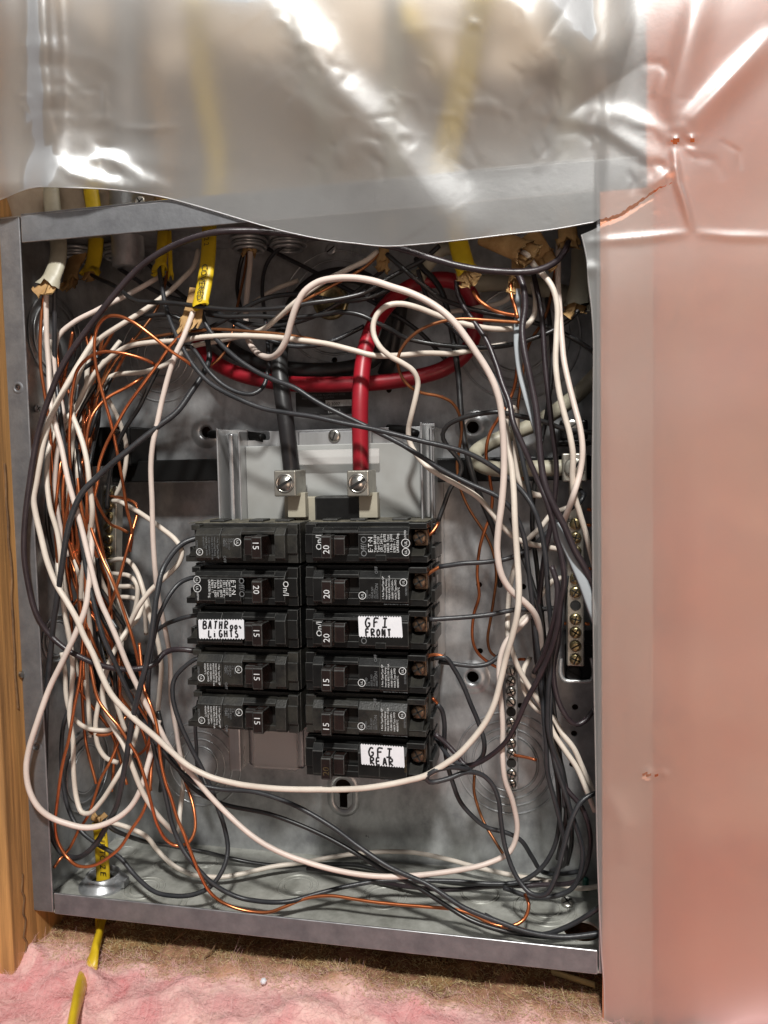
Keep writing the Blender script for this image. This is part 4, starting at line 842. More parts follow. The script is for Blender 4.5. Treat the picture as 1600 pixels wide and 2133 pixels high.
wire('black wire from the lowest left breakers bowing to the floor and back over the clamp', 'gy', [(428, 1371, 32), (413, 1370, 30), (384, 1389, 28), (362, 1416, 26), (359, 1451, 24), (373, 1503, 24), (397, 1556, 26), (420, 1600, 28), (440, 1645, 30), (452, 1680, 30), (467, 1721, 28), (475, 1767, 24), (465, 1808, 18), (437, 1846, 12), (391, 1866, 8), (328, 1860, 8), (281, 1821, 14), (250, 1786, 18), (203, 1758, 20), (169, 1730, 22), (145, 1690, 24), (130, 1620, 26), (132, 1516, 26), (148, 1464, 28), (162, 1410, 30)])
wire('dark wire along the bottom right lip by the open knockout hole', 'gy', [(1262, 1880, 6), (1225, 1906, 10), (1178, 1931, 14), (1126, 1946, 16), (1070, 1936, 18), (1010, 1905, 24)])
wire('black wire stub from the BATHROOM LIGHTS breaker back into the left bundle', 'gy', [(418, 1279, 34), (390, 1283, 32), (362, 1292, 32), (335, 1305, 36), (315, 1330, 40), (305, 1380, 44)])
wire('dark upright wire beside the lowest left breaker passing behind the white arc', 'gy', [(414, 1460, 40), (407, 1500, 44), (410, 1560, 50), (412, 1600, 56), (430, 1650, 60)], .0013)
wire('thick black wire diagonal in front of the left terminal bar top', 'bk', [(349, 705, 34), (310, 714, 34), (262, 729, 34), (210, 747, 34), (165, 776, 32), (135, 812, 30)])
wire('black wire slanting from the top knockout down to the left bar', 'bk', [(362, 690, 44), (340, 745, 44), (312, 800, 42), (288, 850, 42), (262, 890, 44), (240, 940, 46), (228, 1000, 50), (222, 1060, 52)])
wire('black wire deep behind the big dark arc at the top left', 'bk', [(500, 640, 70), (494, 600, 76), (498, 560, 80), (505, 530, 80)])
wire('dark wire bundled third from the right terminal bar, running down to the floor', 'bk', [(1065, 1080, 50), (1085, 1150, 46), (1110, 1220, 42), (1130, 1290, 38), (1133, 1370, 38), (1138, 1450, 40), (1150, 1530, 42), (1172, 1600, 42), (1185, 1680, 42), (1190, 1750, 46), (1180, 1800, 54)])
wire('plum wire hugging the speckled one beside the right terminal bar', 'pu', [(1150, 1180, 6), (1162, 1220, 4), (1160, 1270, 4), (1148, 1320, 10), (1130, 1370, 16), (1112, 1400, 22)])

# ------------------------------------------------------------------ white wires
wire('white wire from the beige cable through the left bundle and across the bottom', 'wh2', [(99, 590, 10), (97, 650, 12), (97, 721, 14), (103, 813, 10), (113, 875, 6), (128, 938, 3), (142, 1002, 1), (160, 1068, 0), (176, 1128, -1), (193, 1194, -2), (208, 1245, -3), (228, 1292, -3), (246, 1335, -2), (264, 1385, 0), (282, 1427, 2), (303, 1469, 4), (329, 1512, 6), (356, 1563, 8), (407, 1622, 10), (434, 1654, 10), (472, 1693, 10), (521, 1737, 8), (565, 1766, 8), (614, 1789, 8), (691, 1812, 10), (768, 1824, 12), (844, 1825, 16), (947, 1814, 26), (1014, 1799, 34), (1060, 1774, 38), (1077, 1732, 38), (1069, 1672, 34), (1053, 1624, 30), (1046, 1565, 28), (1046, 1494, 28), (1042, 1434, 30), (1040, 1378, 32), (1052, 1339, 34), (1082, 1304, 38), (1105, 1278, 42)])
wire('thick white wire sweeping under the breakers and up the right to a hooked top', 'wh', [(199, 700, 20), (170, 748, 14), (135, 810, 6), (108, 866, 2), (96, 910, -1), (86, 958, -3), (77, 1000, -4), (70, 1035, -5), (74, 1066, -5), (85, 1112, -5), (98, 1169, -5), (116, 1216, -5), (138, 1252, -5), (160, 1290, -5), (174, 1322, -5), (193, 1358, -5), (211, 1404, -5), (230, 1443, -4), (258, 1475, -3), (290, 1504, -2), (323, 1532, 0), (355, 1562, 2), (394, 1596, 4), (434, 1617, 5), (485, 1630, 6), (560, 1640, 6), (640, 1644, 6), (720, 1643, 6), (790, 1636, 6), (850, 1625, 8), (885, 1617, 8), (916, 1601, 9), (951, 1578, 10), (980, 1548, 12), (1013, 1504, 14), (1032, 1463, 14), (1044, 1415, 13), (1056, 1363, 12), (1068, 1321, 10), (1077, 1280, 8), (1081, 1232, 8), (1079, 1172, 9), (1074, 1101, 10), (1070, 1030, 12), (1063, 960, 16), (1056, 911, 20), (1053, 880, 26), (1060, 856, 32), (1069, 850, 36), (1075, 860, 38), (1076, 890, 40), (1074, 940, 42), (1080, 1000, 42), (1100, 1026, 44), (1125, 1034, 46)], .0019)
wire('pinkish white wire arching high over the main lugs and down the right side', 'wh2', [(520, 512, 72), (521, 545, 68), (517, 591, 62), (512, 646, 54), (513, 695, 46), (523, 721, 38), (543, 740, 26), (564, 745, 16), (581, 734, 8), (595, 709, 4), (605, 674, 1), (617, 638, -1), (634, 608, -2), (662, 588, -2), (700, 580, -2), (740, 580, -2), (780, 587, -2), (820, 600, -3), (857, 612, -3), (901, 634, -3), (944, 668, -3), (978, 710, -2), (1010, 758, -1), (1030, 800, 0), (1042, 845, 1), (1047, 890, 2), (1050, 940, 4), (1050, 994, 5), (1046, 1050, 6), (1040, 1101, 7), (1038, 1149, 8), (1046, 1196, 10), (1065, 1228, 14), (1094, 1254, 18), (1112, 1275, 22), (1124, 1312, 30), (1126, 1360, 42), (1112, 1410, 56)], .0020)
wire('pale wire with a narrow hairpin beside the red cable, ending at the right bar', 'wh', [(1110, 590, 50), (1116, 620, 44), (1112, 658, 40), (1096, 679, 36), (1070, 685, 32), (1030, 686, 28), (987, 680, 24), (950, 671, 22), (915, 659, 20), (872, 642, 16), (834, 633, 12), (806, 636, 10), (786, 650, 10), (776, 672, 10), (777, 698, 10), (793, 726, 10), (815, 744, 12), (840, 758, 14), (860, 773, 16), (869, 795, 18), (864, 828, 18), (856, 866, 20), (851, 895, 24), (853, 920, 26), (870, 951, 26), (898, 979, 24), (927, 996, 24), (960, 1015, 24), (994, 1036, 26), (1022, 1067, 28), (1046, 1097, 30), (1072, 1121, 34), (1106, 1135, 38), (1129, 1139, 42), (1165, 1146, 46)], .0017)
wire('big white loop bulging over the lower left flange of the box', 'wh2', [(192, 1090, 10), (190, 1150, 6), (186, 1210, 2), (178, 1262, -2), (158, 1317, -5), (145, 1346, -6), (128, 1382, -7), (105, 1428, -8), (78, 1498, -10), (59, 1556, -11), (53, 1600, -12), (60, 1647, -12), (79, 1683, -11), (106, 1705, -8), (140, 1717, -5), (175, 1724, -2), (205, 1721, 1), (244, 1705, 4), (274, 1680, 6), (296, 1640, 8), (308, 1595, 12), (320, 1550, 18), (330, 1500, 24)], .0019)
wire('white wire forming a narrow upright U inside the lower left corner', 'wh', [(150, 860, 30), (122, 890, 22), (104, 930, 14), (97, 985, 8), (103, 1055, 4), (118, 1109, 4), (126, 1160, 4), (128, 1215, 6), (136, 1275, 8), (146, 1327, 10), (152, 1385, 12), (150, 1437, 14), (146, 1490, 14), (153, 1545, 14), (153, 1608, 14), (158, 1661, 14), (170, 1693, 12), (186, 1695, 12), (211, 1670, 12), (237, 1629, 12), (258, 1592, 16), (275, 1555, 20), (290, 1500, 26)])
wire('white wire curling left to right low in the bundle behind the tall U', 'wh', [(128, 1360, 28), (135, 1400, 28), (138, 1445, 28), (146, 1480, 28), (160, 1503, 28), (185, 1518, 30), (224, 1521, 34), (245, 1515, 38)])
wire('small white hook low in the bundle above the torn cable end', 'wh', [(210, 1440, 34), (203, 1477, 32), (200, 1516, 32), (206, 1556, 32), (224, 1580, 34), (247, 1587, 38)])
wire('white wire from the left terminal bar crossing the bundle down to the floor', 'wh', [(300, 1250, 40), (287, 1287, 30), (266, 1311, 22), (247, 1338, 16), (230, 1372, 12), (219, 1406, 10), (213, 1437, 10), (217, 1475, 9), (235, 1516, 8), (256, 1550, 6), (276, 1597, 5), (297, 1647, 6), (320, 1685, 10), (345, 1715, 16), (360, 1730, 24), (372, 1728, 34), (374, 1700, 44), (382, 1640, 56), (384, 1595, 66), (372, 1542, 74)])
wire('slim white wire dropping nearly straight from the yellow cable past the left of the breakers', 'wh2', [(402, 650, 18), (380, 706, 14), (366, 735, 12), (352, 776, 12), (338, 828, 12), (324, 890, 12), (315, 930, 12), (312, 970, 13), (316, 1050, 14), (319, 1121, 16), (325, 1192, 20), (333, 1252, 28), (345, 1319, 38), (354, 1385, 46), (360, 1464, 52), (370, 1542, 58), (382, 1600, 60)])
wire('white loop bulging right of the left terminal bar towards the top left breaker', 'wh', [(236, 1042, 52), (250, 1044, 46), (272, 1056, 40), (301, 1074, 36), (337, 1100, 32), (366, 1124, 28), (379, 1147, 26), (373, 1171, 26), (349, 1197, 24), (313, 1232, 22), (290, 1264, 20), (270, 1300, 22), (256, 1330, 28)])
wire('white wire leaving the left terminal bar and curving down past its right side', 'wh', [(225, 1168, 54), (247, 1164, 48), (268, 1169, 42), (284, 1190, 38), (297, 1223, 34), (308, 1264, 32), (318, 1298, 32), (330, 1338, 34), (336, 1385, 38), (333, 1437, 44), (328, 1490, 52), (320, 1540, 60)])
wire('short white wire bending down from the left bar, second below the curving one', 'wh', [(232, 1196, 54), (250, 1197, 48), (270, 1200, 44), (284, 1216, 42), (285, 1242, 42), (278, 1280, 44), (262, 1310, 48)])
wire('short level white stub at the left terminal bar', 'wh', [(235, 1221, 56), (255, 1221, 50), (280, 1222, 48), (302, 1240, 50), (312, 1280, 56)])
wire('lower short level white stub at the left terminal bar', 'wh', [(238, 1246, 56), (262, 1245, 50), (284, 1250, 50), (298, 1275, 54), (304, 1320, 62)])
wire('thick white wire in the middle of the left bundle curving down from the top', 'wh', [(414, 520, 54), (404, 556, 48), (381, 582, 40), (354, 608, 34), (315, 637, 28), (276, 663, 26), (236, 688, 24), (205, 709, 24), (184, 735, 24), (168, 770, 20), (152, 820, 16), (152, 860, 10), (166, 903, 6), (180, 955, 4), (188, 1014, 3), (193, 1062, 4), (190, 1100, 8), (180, 1150, 12), (172, 1200, 18), (170, 1250, 24)])
wire('long white wire from the top cables slanting into the upper left bundle', 'wh2', [(342, 520, 56), (342, 552, 52), (330, 575, 46), (315, 585, 40), (262, 616, 32), (210, 643, 28), (150, 671, 24), (120, 697, 22), (112, 740, 20), (118, 800, 20), (132, 860, 18), (128, 905, 16), (115, 960, 16), (112, 1020, 18), (122, 1090, 20), (138, 1160, 22)])
wire('white wire and its bend running long and level above the red cable to the right', 'wh', [(118, 930, 32), (140, 880, 30), (163, 839, 28), (184, 795, 28), (215, 758, 28), (262, 725, 26), (315, 712, 24), (380, 707, 22), (421, 701, 20), (490, 698, 18), (559, 701, 16), (614, 708, 15), (682, 718, 14), (737, 731, 14), (779, 741, 15), (829, 741, 20), (886, 736, 30), (944, 736, 40), (984, 729, 46), (1059, 717, 52)])
wire('pale wire from the tan stub slanting down left behind the pinkish arc', 'wh', [(786, 524, 32), (765, 541, 28), (724, 561, 24), (682, 582, 20), (641, 609, 14), (614, 631, 10), (580, 660, 16), (550, 685, 26), (510, 700, 36), (450, 712, 44), (395, 724, 46), (350, 756, 44), (300, 774, 44), (240, 780, 44), (205, 800, 44)])
wire('pale wire lying deep behind the black cable at top centre', 'wh', [(620, 585, 84), (580, 600, 80), (545, 620, 76), (515, 642, 74)])
wire('white wire from the right wrappings running down the front of the right terminal bar', 'wh', [(1086, 524, 24), (1100, 532, 20), (1113, 553, 16), (1135, 574, 14), (1152, 600, 12), (1161, 641, 11), (1160, 699, 10), (1158, 756, 8), (1165, 814, 6), (1178, 868, 4), (1187, 900, 3), (1194, 945, 3), (1192, 994, 6), (1195, 1030, 9), (1206, 1068, 12), (1220, 1115, 16), (1232, 1161, 20), (1248, 1220, 24)])
wire('second white wire down the far right that bends back left below the neutral lug', 'wh2', [(1163, 500, 40), (1162, 560, 36), (1165, 630, 30), (1168, 700, 24), (1173, 750, 20), (1184, 800, 16), (1197, 850, 12), (1208, 893, 8), (1213, 940, 6), (1208, 985, 6), (1195, 1030, 4), (1184, 1062, 10), (1170, 1100, 22), (1160, 1130, 34)])
wire('white wire from the right bar winding behind the bundle, down to the lower right', 'wh', [(1180, 1058, 48), (1148, 1072, 44), (1128, 1098, 44), (1104, 1122, 46), (1086, 1145, 48), (1072, 1182, 48), (1062, 1225, 48), (1058, 1280, 46), (1058, 1320, 40), (1068, 1358, 36), (1080, 1390, 36), (1098, 1422, 38), (1113, 1445, 38), (1135, 1480, 38), (1153, 1525, 36), (1177, 1562, 34), (1201, 1598, 32), (1222, 1645, 30), (1240, 1690, 30)])
wire('second white wire slanting to the lower right just under the first', 'wh', [(1105, 1370, 58), (1092, 1395, 52), (1090, 1425, 46), (1100, 1455, 44), (1122, 1482, 42), (1151, 1496, 40), (1172, 1530, 36), (1196, 1560, 34), (1213, 1596, 34), (1226, 1625, 34), (1240, 1652, 34)])
wire('white wire from the right terminal bar slanting down left to the ground bar', 'wh', [(1172, 1203, 50), (1150, 1212, 48), (1130, 1235, 48), (1112, 1262, 46), (1090, 1290, 44), (1065, 1320, 44), (1050, 1350, 48)])
wire('white wire bowed along the floor near the back, from the clamp to the right corner', 'wh', [(214, 1712, 30), (262, 1724, 36), (306, 1744, 40), (327, 1768, 44), (350, 1790, 44), (378, 1810, 42), (406, 1822, 42), (453, 1828, 44), (500, 1822, 50), (570, 1805, 62), (640, 1794, 72), (742, 1778, 82), (844, 1774, 86), (921, 1786, 84), (998, 1808, 78), (1075, 1825, 74), (1126, 1833, 70), (1203, 1852, 62), (1262, 1844, 60)])
# bent paper strip
v, f = sweep(spline(pts3([(1081, 601, 22), (1078, 650, 22), (1076, 713, 20), (1083, 775, 18), (1097, 830, 14), (1112, 880, 12), (1125, 920, 10)]), .003), 1, 6, (.0018, .0003))
tag(raw('paper_strip', v, f, 'seafoam'), 'long pale paper strip hanging beside the plum wire from the paper cuff', 'paper strip')
v, f = sweep(spline(pts3([(1163, 1088, 8), (1178, 1130, 6), (1196, 1170, 4), (1214, 1212, 2), (1232, 1262, 1), (1246, 1300, 1)]), .003), 1, 6, (.0030, .0003))
tag(raw('paper_strip', v, f, 'seafoam'), 'pale blue white paper strip slanting over the screws of the right terminal bar', 'paper strip')

# ------------------------------------------------------------------ copper wires
wire('copper wire dropping straight from the beige cable at the top left', 'cu', [(93, 592, 10), (88, 630, 12), (85, 682, 12), (85, 760, 12), (92, 813, 12), (100, 866, 12), (106, 920, 14), (112, 1000, 18), (116, 1080, 20), (124, 1180, 22)])
wire('bright orange copper wire hooked in a tall loop at the upper left', 'cu', [(402, 762, 14), (390, 752, 10), (354, 729, 4), (315, 698, 0), (276, 671, -2), (244, 659, -2), (218, 662, -2), (202, 682, -1), (197, 708, 0), (198, 740, 1), (209, 800, 3), (222, 852, 6), (236, 905, 10), (248, 962, 14), (258, 1012, 20), (267, 1062, 26), (277, 1110, 32), (272, 1150, 36)])
wire('bright copper wire arching just below the tall hooked loop', 'cu', [(322, 758, 16), (305, 749, 12), (276, 740, 8), (245, 734, 5), (215, 733, 4), (184, 745, 4), (160, 772, 4), (150, 813, 5), (146, 870, 6), (144, 919, 8), (146, 980, 12), (142, 1050, 16), (134, 1110, 20), (138, 1180, 24), (150, 1250, 26)])
wire('copper wire dropping beside the left terminal bar and turning in under its screws', 'cu', [(300, 786, 34), (289, 793, 30), (258, 810, 26), (228, 826, 22), (205, 846, 18), (190, 870, 14), (183, 900, 12), (182, 943, 12), (188, 985, 14), (197, 1026, 20), (211, 1062, 30), (232, 1092, 42), (250, 1100, 48), (268, 1110, 52)])
wire('long copper wire from the yellow cable tongue crossing the bundle down to the bottom', 'cu', [(403, 665, 20), (385, 690, 18), (362, 712, 16), (330, 756, 14), (297, 800, 12), (262, 847, 10), (237, 891, 8), (218, 931, 8), (206, 972, 8), (203, 1010, 8), (194, 1045, 8), (188, 1086, 8), (197, 1123, 6), (213, 1164, 4), (230, 1199, 2), (247, 1240, 2), (263, 1287, 2), (276, 1327, 4), (287, 1372, 8), (296, 1420, 14), (306, 1460, 20), (313, 1500, 24), (310, 1540, 28), (296, 1565, 32), (280, 1575, 36)])
wire('copper wire with a bright kink right of the left terminal bar', 'cu', [(230, 1034, 54), (246, 1036, 48), (266, 1040, 44), (284, 1050, 42), (287, 1068, 40), (280, 1095, 36), (270, 1130, 30), (259, 1169, 26), (247, 1211, 24), (232, 1258, 26), (220, 1300, 30)])
wire('thick copper run down the left of the bundle looping under at the bottom left corner', 'cu', [(170, 1130, 16), (178, 1200, 12), (178, 1290, 8), (172, 1346, 6), (168, 1411, 4), (155, 1477, 2), (145, 1542, 1), (129, 1608, 1), (119, 1672, 3), (115, 1722, 6), (122, 1752, 8), (140, 1782, 8), (162, 1800, 6), (190, 1803, 4), (219, 1792, 2), (250, 1767, 2), (275, 1727, 4), (298, 1690, 6), (312, 1640, 10), (315, 1595, 16), (322, 1550, 22)])
wire('copper wire curving through the middle of the bundle and looping over the floor', 'cu', [(185, 1310, 10), (186, 1370, 6), (192, 1416, 2), (205, 1458, 0), (224, 1484, -1), (247, 1511, -2), (266, 1542, -2), (284, 1573, -1), (297, 1608, 0), (308, 1647, 2), (318, 1686, 4), (328, 1718, 8), (347, 1749, 12), (369, 1761, 14), (393, 1753, 16), (405, 1730, 20), (403, 1686, 26), (386, 1632, 34), (368, 1590, 42), (350, 1550, 48)])
wire('long copper wire along the front of the floor, curling up at the right', 'cu', [(290, 1340, 20), (296, 1400, 14), (302, 1440, 10), (314, 1470, 6), (326, 1510, 4), (334, 1580, 4), (344, 1625, 4), (356, 1660, 4), (370, 1706, 3), (382, 1733, 2), (400, 1780, 3), (420, 1828, 4), (437, 1858, 5), (462, 1880, 8), (510, 1898, 10), (560, 1900, 12), (590, 1889, 14), (629, 1873, 18), (675, 1867, 20), (768, 1878, 20), (870, 1889, 20), (957, 1894, 20), (990, 1906, 18), (1024, 1924, 14), (1062, 1930, 14), (1092, 1914, 18), (1101, 1883, 22), (1092, 1862, 26)])
wire('copper wire running level above the white one from the yellow cable to the centre', 'cu2', [(190, 880, 36), (215, 790, 34), (236, 742, 32), (262, 720, 30), (315, 702, 28), (360, 694, 26), (408, 690, 24), (449, 686, 22), (517, 689, 20), (586, 696, 18), (641, 705, 17), (696, 718, 16), (740, 728, 16), (775, 738, 18)])
wire('copper wire beside the pale one slanting down left from the tan stub', 'cu2', [(791, 528, 32), (765, 553, 28), (729, 575, 25), (682, 599, 24), (640, 622, 22), (600, 648, 24), (570, 670, 26), (540, 685, 30)])
wire('golden copper wire from the torn yellow cable curving right to the cuff', 'cu', [(984, 602, 24), (995, 620, 24), (1016, 637, 24), (1044, 650, 22), (1078, 657, 20)])
wire('copper wire dropping from the paper cuff at the upper right', 'cu', [(1064, 590, 24), (1065, 612, 22), (1074, 640, 19), (1079, 662, 17)])
wire('brown copper wire in a wide loop left of the pinkish arc, then down', 'cu2', [(1084, 670, 16), (1050, 668, 14), (1016, 666, 12), (958, 664, 10), (915, 671, 10), (875, 688, 10), (843, 716, 12), (829, 746, 14), (834, 777, 18), (852, 803, 22), (878, 817, 26), (915, 825, 30), (941, 838, 34), (955, 860, 38), (961, 890, 42), (956, 935, 46), (951, 971, 50), (959, 1020, 54), (980, 1066, 58), (1008, 1113, 62), (1025, 1156, 64), (1031, 1196, 66), (1027, 1244, 68), (1021, 1292, 70), (1016, 1332, 72), (1022, 1358, 74), (1038, 1372, 76)])
wire('reddish copper wire wandering down right of the breakers to the ground bar', 'cu', [(1079, 745, 50), (1070, 808, 50), (1053, 848, 48), (1036, 875, 46), (1020, 904, 46), (1013, 942, 48), (1021, 994, 52), (1027, 1042, 56), (1021, 1078, 58), (1008, 1117, 60), (1000, 1150, 62), (994, 1196, 64), (996, 1244, 66), (986, 1280, 68), (984, 1330, 70), (994, 1358, 72), (1013, 1376, 74), (1034, 1389, 74), (1056, 1400, 76)])
wire('thin copper wire dropping across the big lower right knockout to the floor', 'cu2', [(989, 1612, 60), (988, 1648, 58), (996, 1682, 56), (1010, 1718, 52), (1028, 1748, 48), (1052, 1786, 44)])
wire('short bright copper end sticking right from the ground bar', 'cu', [(1070, 1572, 72), (1095, 1577, 70), (1119, 1584, 68)])
wire('short copper end at the top of the ground bar', 'cu', [(1078, 1373, 74), (1096, 1374, 70)])
wire('copper strand slanting to the lower left corner through the tall white U', 'cu', [(252, 1520, 30), (245, 1548, 26), (229, 1587, 22), (211, 1621, 20), (197, 1661, 20), (184, 1697, 20), (163, 1730, 22), (144, 1768, 20), (125, 1790, 16), (112, 1808, 10)])
wire('thin copper wire dropping from the small clamp left of top centre', 'cu2', [(514, 528, 74), (508, 570, 68), (500, 610, 62), (492, 650, 58), (484, 690, 54), (472, 725, 50), (455, 748, 48), (436, 762, 46)])
wire('copper tip pointing out of the top right breaker screw', 'cu', [(912, 1088, 36), (906, 1100, 34), (896, 1113, 32), (886, 1118, 28)], .0011)
wire('copper tip at the screw of the second right breaker', 'cu', [(918, 1180, 34), (906, 1186, 32), (892, 1194, 28), (880, 1203, 24), (872, 1212, 22)], .0011)
wire('copper tip at the screw of the fourth right breaker', 'cu', [(930, 1371, 34), (912, 1366, 34), (898, 1366, 32), (884, 1372, 26)], .0011)
wire('copper tip at the screw of the fifth right breaker', 'cu', [(912, 1468, 34), (907, 1460, 34), (900, 1453, 32)], .0011)
wire('copper strand ringed through the white curl low in the bundle', 'cu', [(190, 1505, 36), (188, 1522, 34), (205, 1530, 32), (230, 1528, 34), (252, 1512, 38), (266, 1490, 42)])
for i, (k_, P) in enumerate([
 ('bk', [(560, 520, 84), (640, 560, 80), (720, 600, 76), (800, 640, 74), (870, 690, 76), (940, 760, 80)]),
 ('gy', [(250, 560, 60), (330, 610, 50), (430, 640, 44), (520, 690, 40), (600, 720, 40), (680, 715, 44), (760, 680, 52)]),
 ('cu2', [(350, 560, 50), (330, 640, 44), (290, 700, 38), (240, 760, 34), (200, 830, 30)]),
 ('bk', [(300, 540, 64), (360, 600, 56), (450, 655, 50), (560, 680, 46), (650, 660, 44), (740, 610, 48), (800, 560, 56)]),
 ('gy', [(870, 560, 56), (900, 640, 50), (960, 700, 44), (1020, 770, 40), (1060, 860, 36), (1090, 960, 34), (1110, 1060, 34)]),
 ('pu', [(1110, 560, 44), (1125, 640, 38), (1135, 760, 34), (1150, 880, 30), (1160, 980, 30), (1150, 1080, 34), (1130, 1180, 38), (1120, 1300, 40)]),
 ('bk', [(1140, 620, 60), (1150, 740, 56), (1140, 860, 52), (1120, 960, 50), (1110, 1080, 50), (1120, 1200, 50), (1135, 1330, 50), (1150, 1450, 48), (1165, 1570, 46), (1180, 1700, 46), (1160, 1790, 52)]),
 ('cu2', [(1160, 560, 56), (1140, 650, 52), (1100, 720, 50), (1084, 800, 50), (1078, 900, 54), (1090, 1000, 60)]),
 ('gy', [(1180, 1200, 36), (1170, 1300, 32), (1150, 1420, 30), (1150, 1560, 28), (1190, 1690, 26), (1215, 1780, 30), (1190, 1850, 34), (1120, 1870, 34), (1050, 1850, 40)]),
 ('wh', [(205, 800, 44), (240, 860, 50), (262, 930, 56), (255, 1000, 60), (236, 1040, 62)]),
 ('wh', [(1092, 540, 48), (1060, 620, 56), (1000, 640, 66), (930, 650, 76)]),
 ('cu', [(215, 1140, 56), (190, 1145, 50), (160, 1150, 44), (138, 1140, 38)]),
 ('cu', [(215, 1235, 56), (190, 1238, 50), (165, 1245, 44), (150, 1262, 40)]),
]):
    wire({'b': 'dark wire crossing deep behind the front tangle', 'g': 'dark wire crossing deep behind the front tangle', 'p': 'dark wire crossing deep behind the front tangle', 'c': 'copper strand crossing deep behind the front tangle', 'w': 'pale wire deep behind the front tangle'}[k_[0]] , k_, P)['group'] = 'wires deep behind the front tangle'
# the deep fill of the left bundle: each wire its own object
deep = {'wh': 'pale wires buried deep in the left bundle', 'cu': 'copper strands buried deep in the left bundle', 'bk': 'dark wires buried deep in the left bundle'}
rr = np.random.RandomState(21)
corr = [(160, 700, 90, 58), (155, 790, 70, 55), (145, 880, 50, 46), (138, 980, 42, 40), (140, 1090, 48, 38), (155, 1200, 60, 40), (185, 1310, 70, 44), (210, 1420, 80, 46), (235, 1530, 85, 50), (252, 1640, 85, 52)]
for i in range(32):
    k_ = ['cu', 'wh', 'cu', 'bk', 'cu'][i % 5]; a = rr.uniform(-.5, 1.); ph = rr.uniform(0, 6.28); P = []
    i0 = rr.randint(0, 3); i1 = rr.randint(6, len(corr) + 1)
    for j in range(i0, i1):
        x, y, w_, d_ = corr[j]; a2 = a + .45 * math.sin(ph + j * 1.1) + rr.uniform(-.12, .12)
        P.append((x + w_ * a2 * .9, y + rr.uniform(-12, 12), d_ - 22 + 30 * rr.rand()))
    wire(deep[k_], k_, P, None if k_ != 'bk' else .0015)['group'] = deep[k_]

# ================================================================== THE POLYTHENE SHEET
def seg_dist(U, V, P):
    """signed distance to polyline and arclength parameter 0..1"""
    best = np.full(U.shape, 1e9); sg = np.zeros(U.shape); tt = np.zeros(U.shape)
    L = [0]
    for i in range(len(P) - 1): L.append(L[-1] + math.hypot(P[i + 1][0] - P[i][0], P[i + 1][1] - P[i][1]))
    for i in range(len(P) - 1):
        ax, ay = P[i]; dx, dy = P[i + 1][0] - ax, P[i + 1][1] - ay; l2 = dx * dx + dy * dy
        t = np.clip(((U - ax) * dx + (V - ay) * dy) / l2, 0, 1); qx, qy = ax + t * dx, ay + t * dy
        d = np.hypot(U - qx, V - qy); s = np.sign(dx * (V - ay) - dy * (U - ax)); m_ = d < best
        best = np.where(m_, d, best); sg = np.where(m_, s, sg); tt = np.where(m_, (L[i] + t * math.sqrt(l2)) / L[-1], tt)
    return best * sg, tt
SM = lambda t: np.clip(t, 0, 1) ** 2 * (3 - 2 * np.clip(t, 0, 1))
def fold(U, V, P, w_, A, asym=0., tex=0.):
    """rounded ridge along P; asym makes one side a steep drop"""
    d, t = seg_dist(U, V, P); env = np.sin(np.pi * np.clip(t, 0, 1)) ** .8
    wl = np.where(d < 0, w_ * (1 - asym), w_ * (1 + asym)); x = d / wl
    return -A * env * np.exp(-x * x)
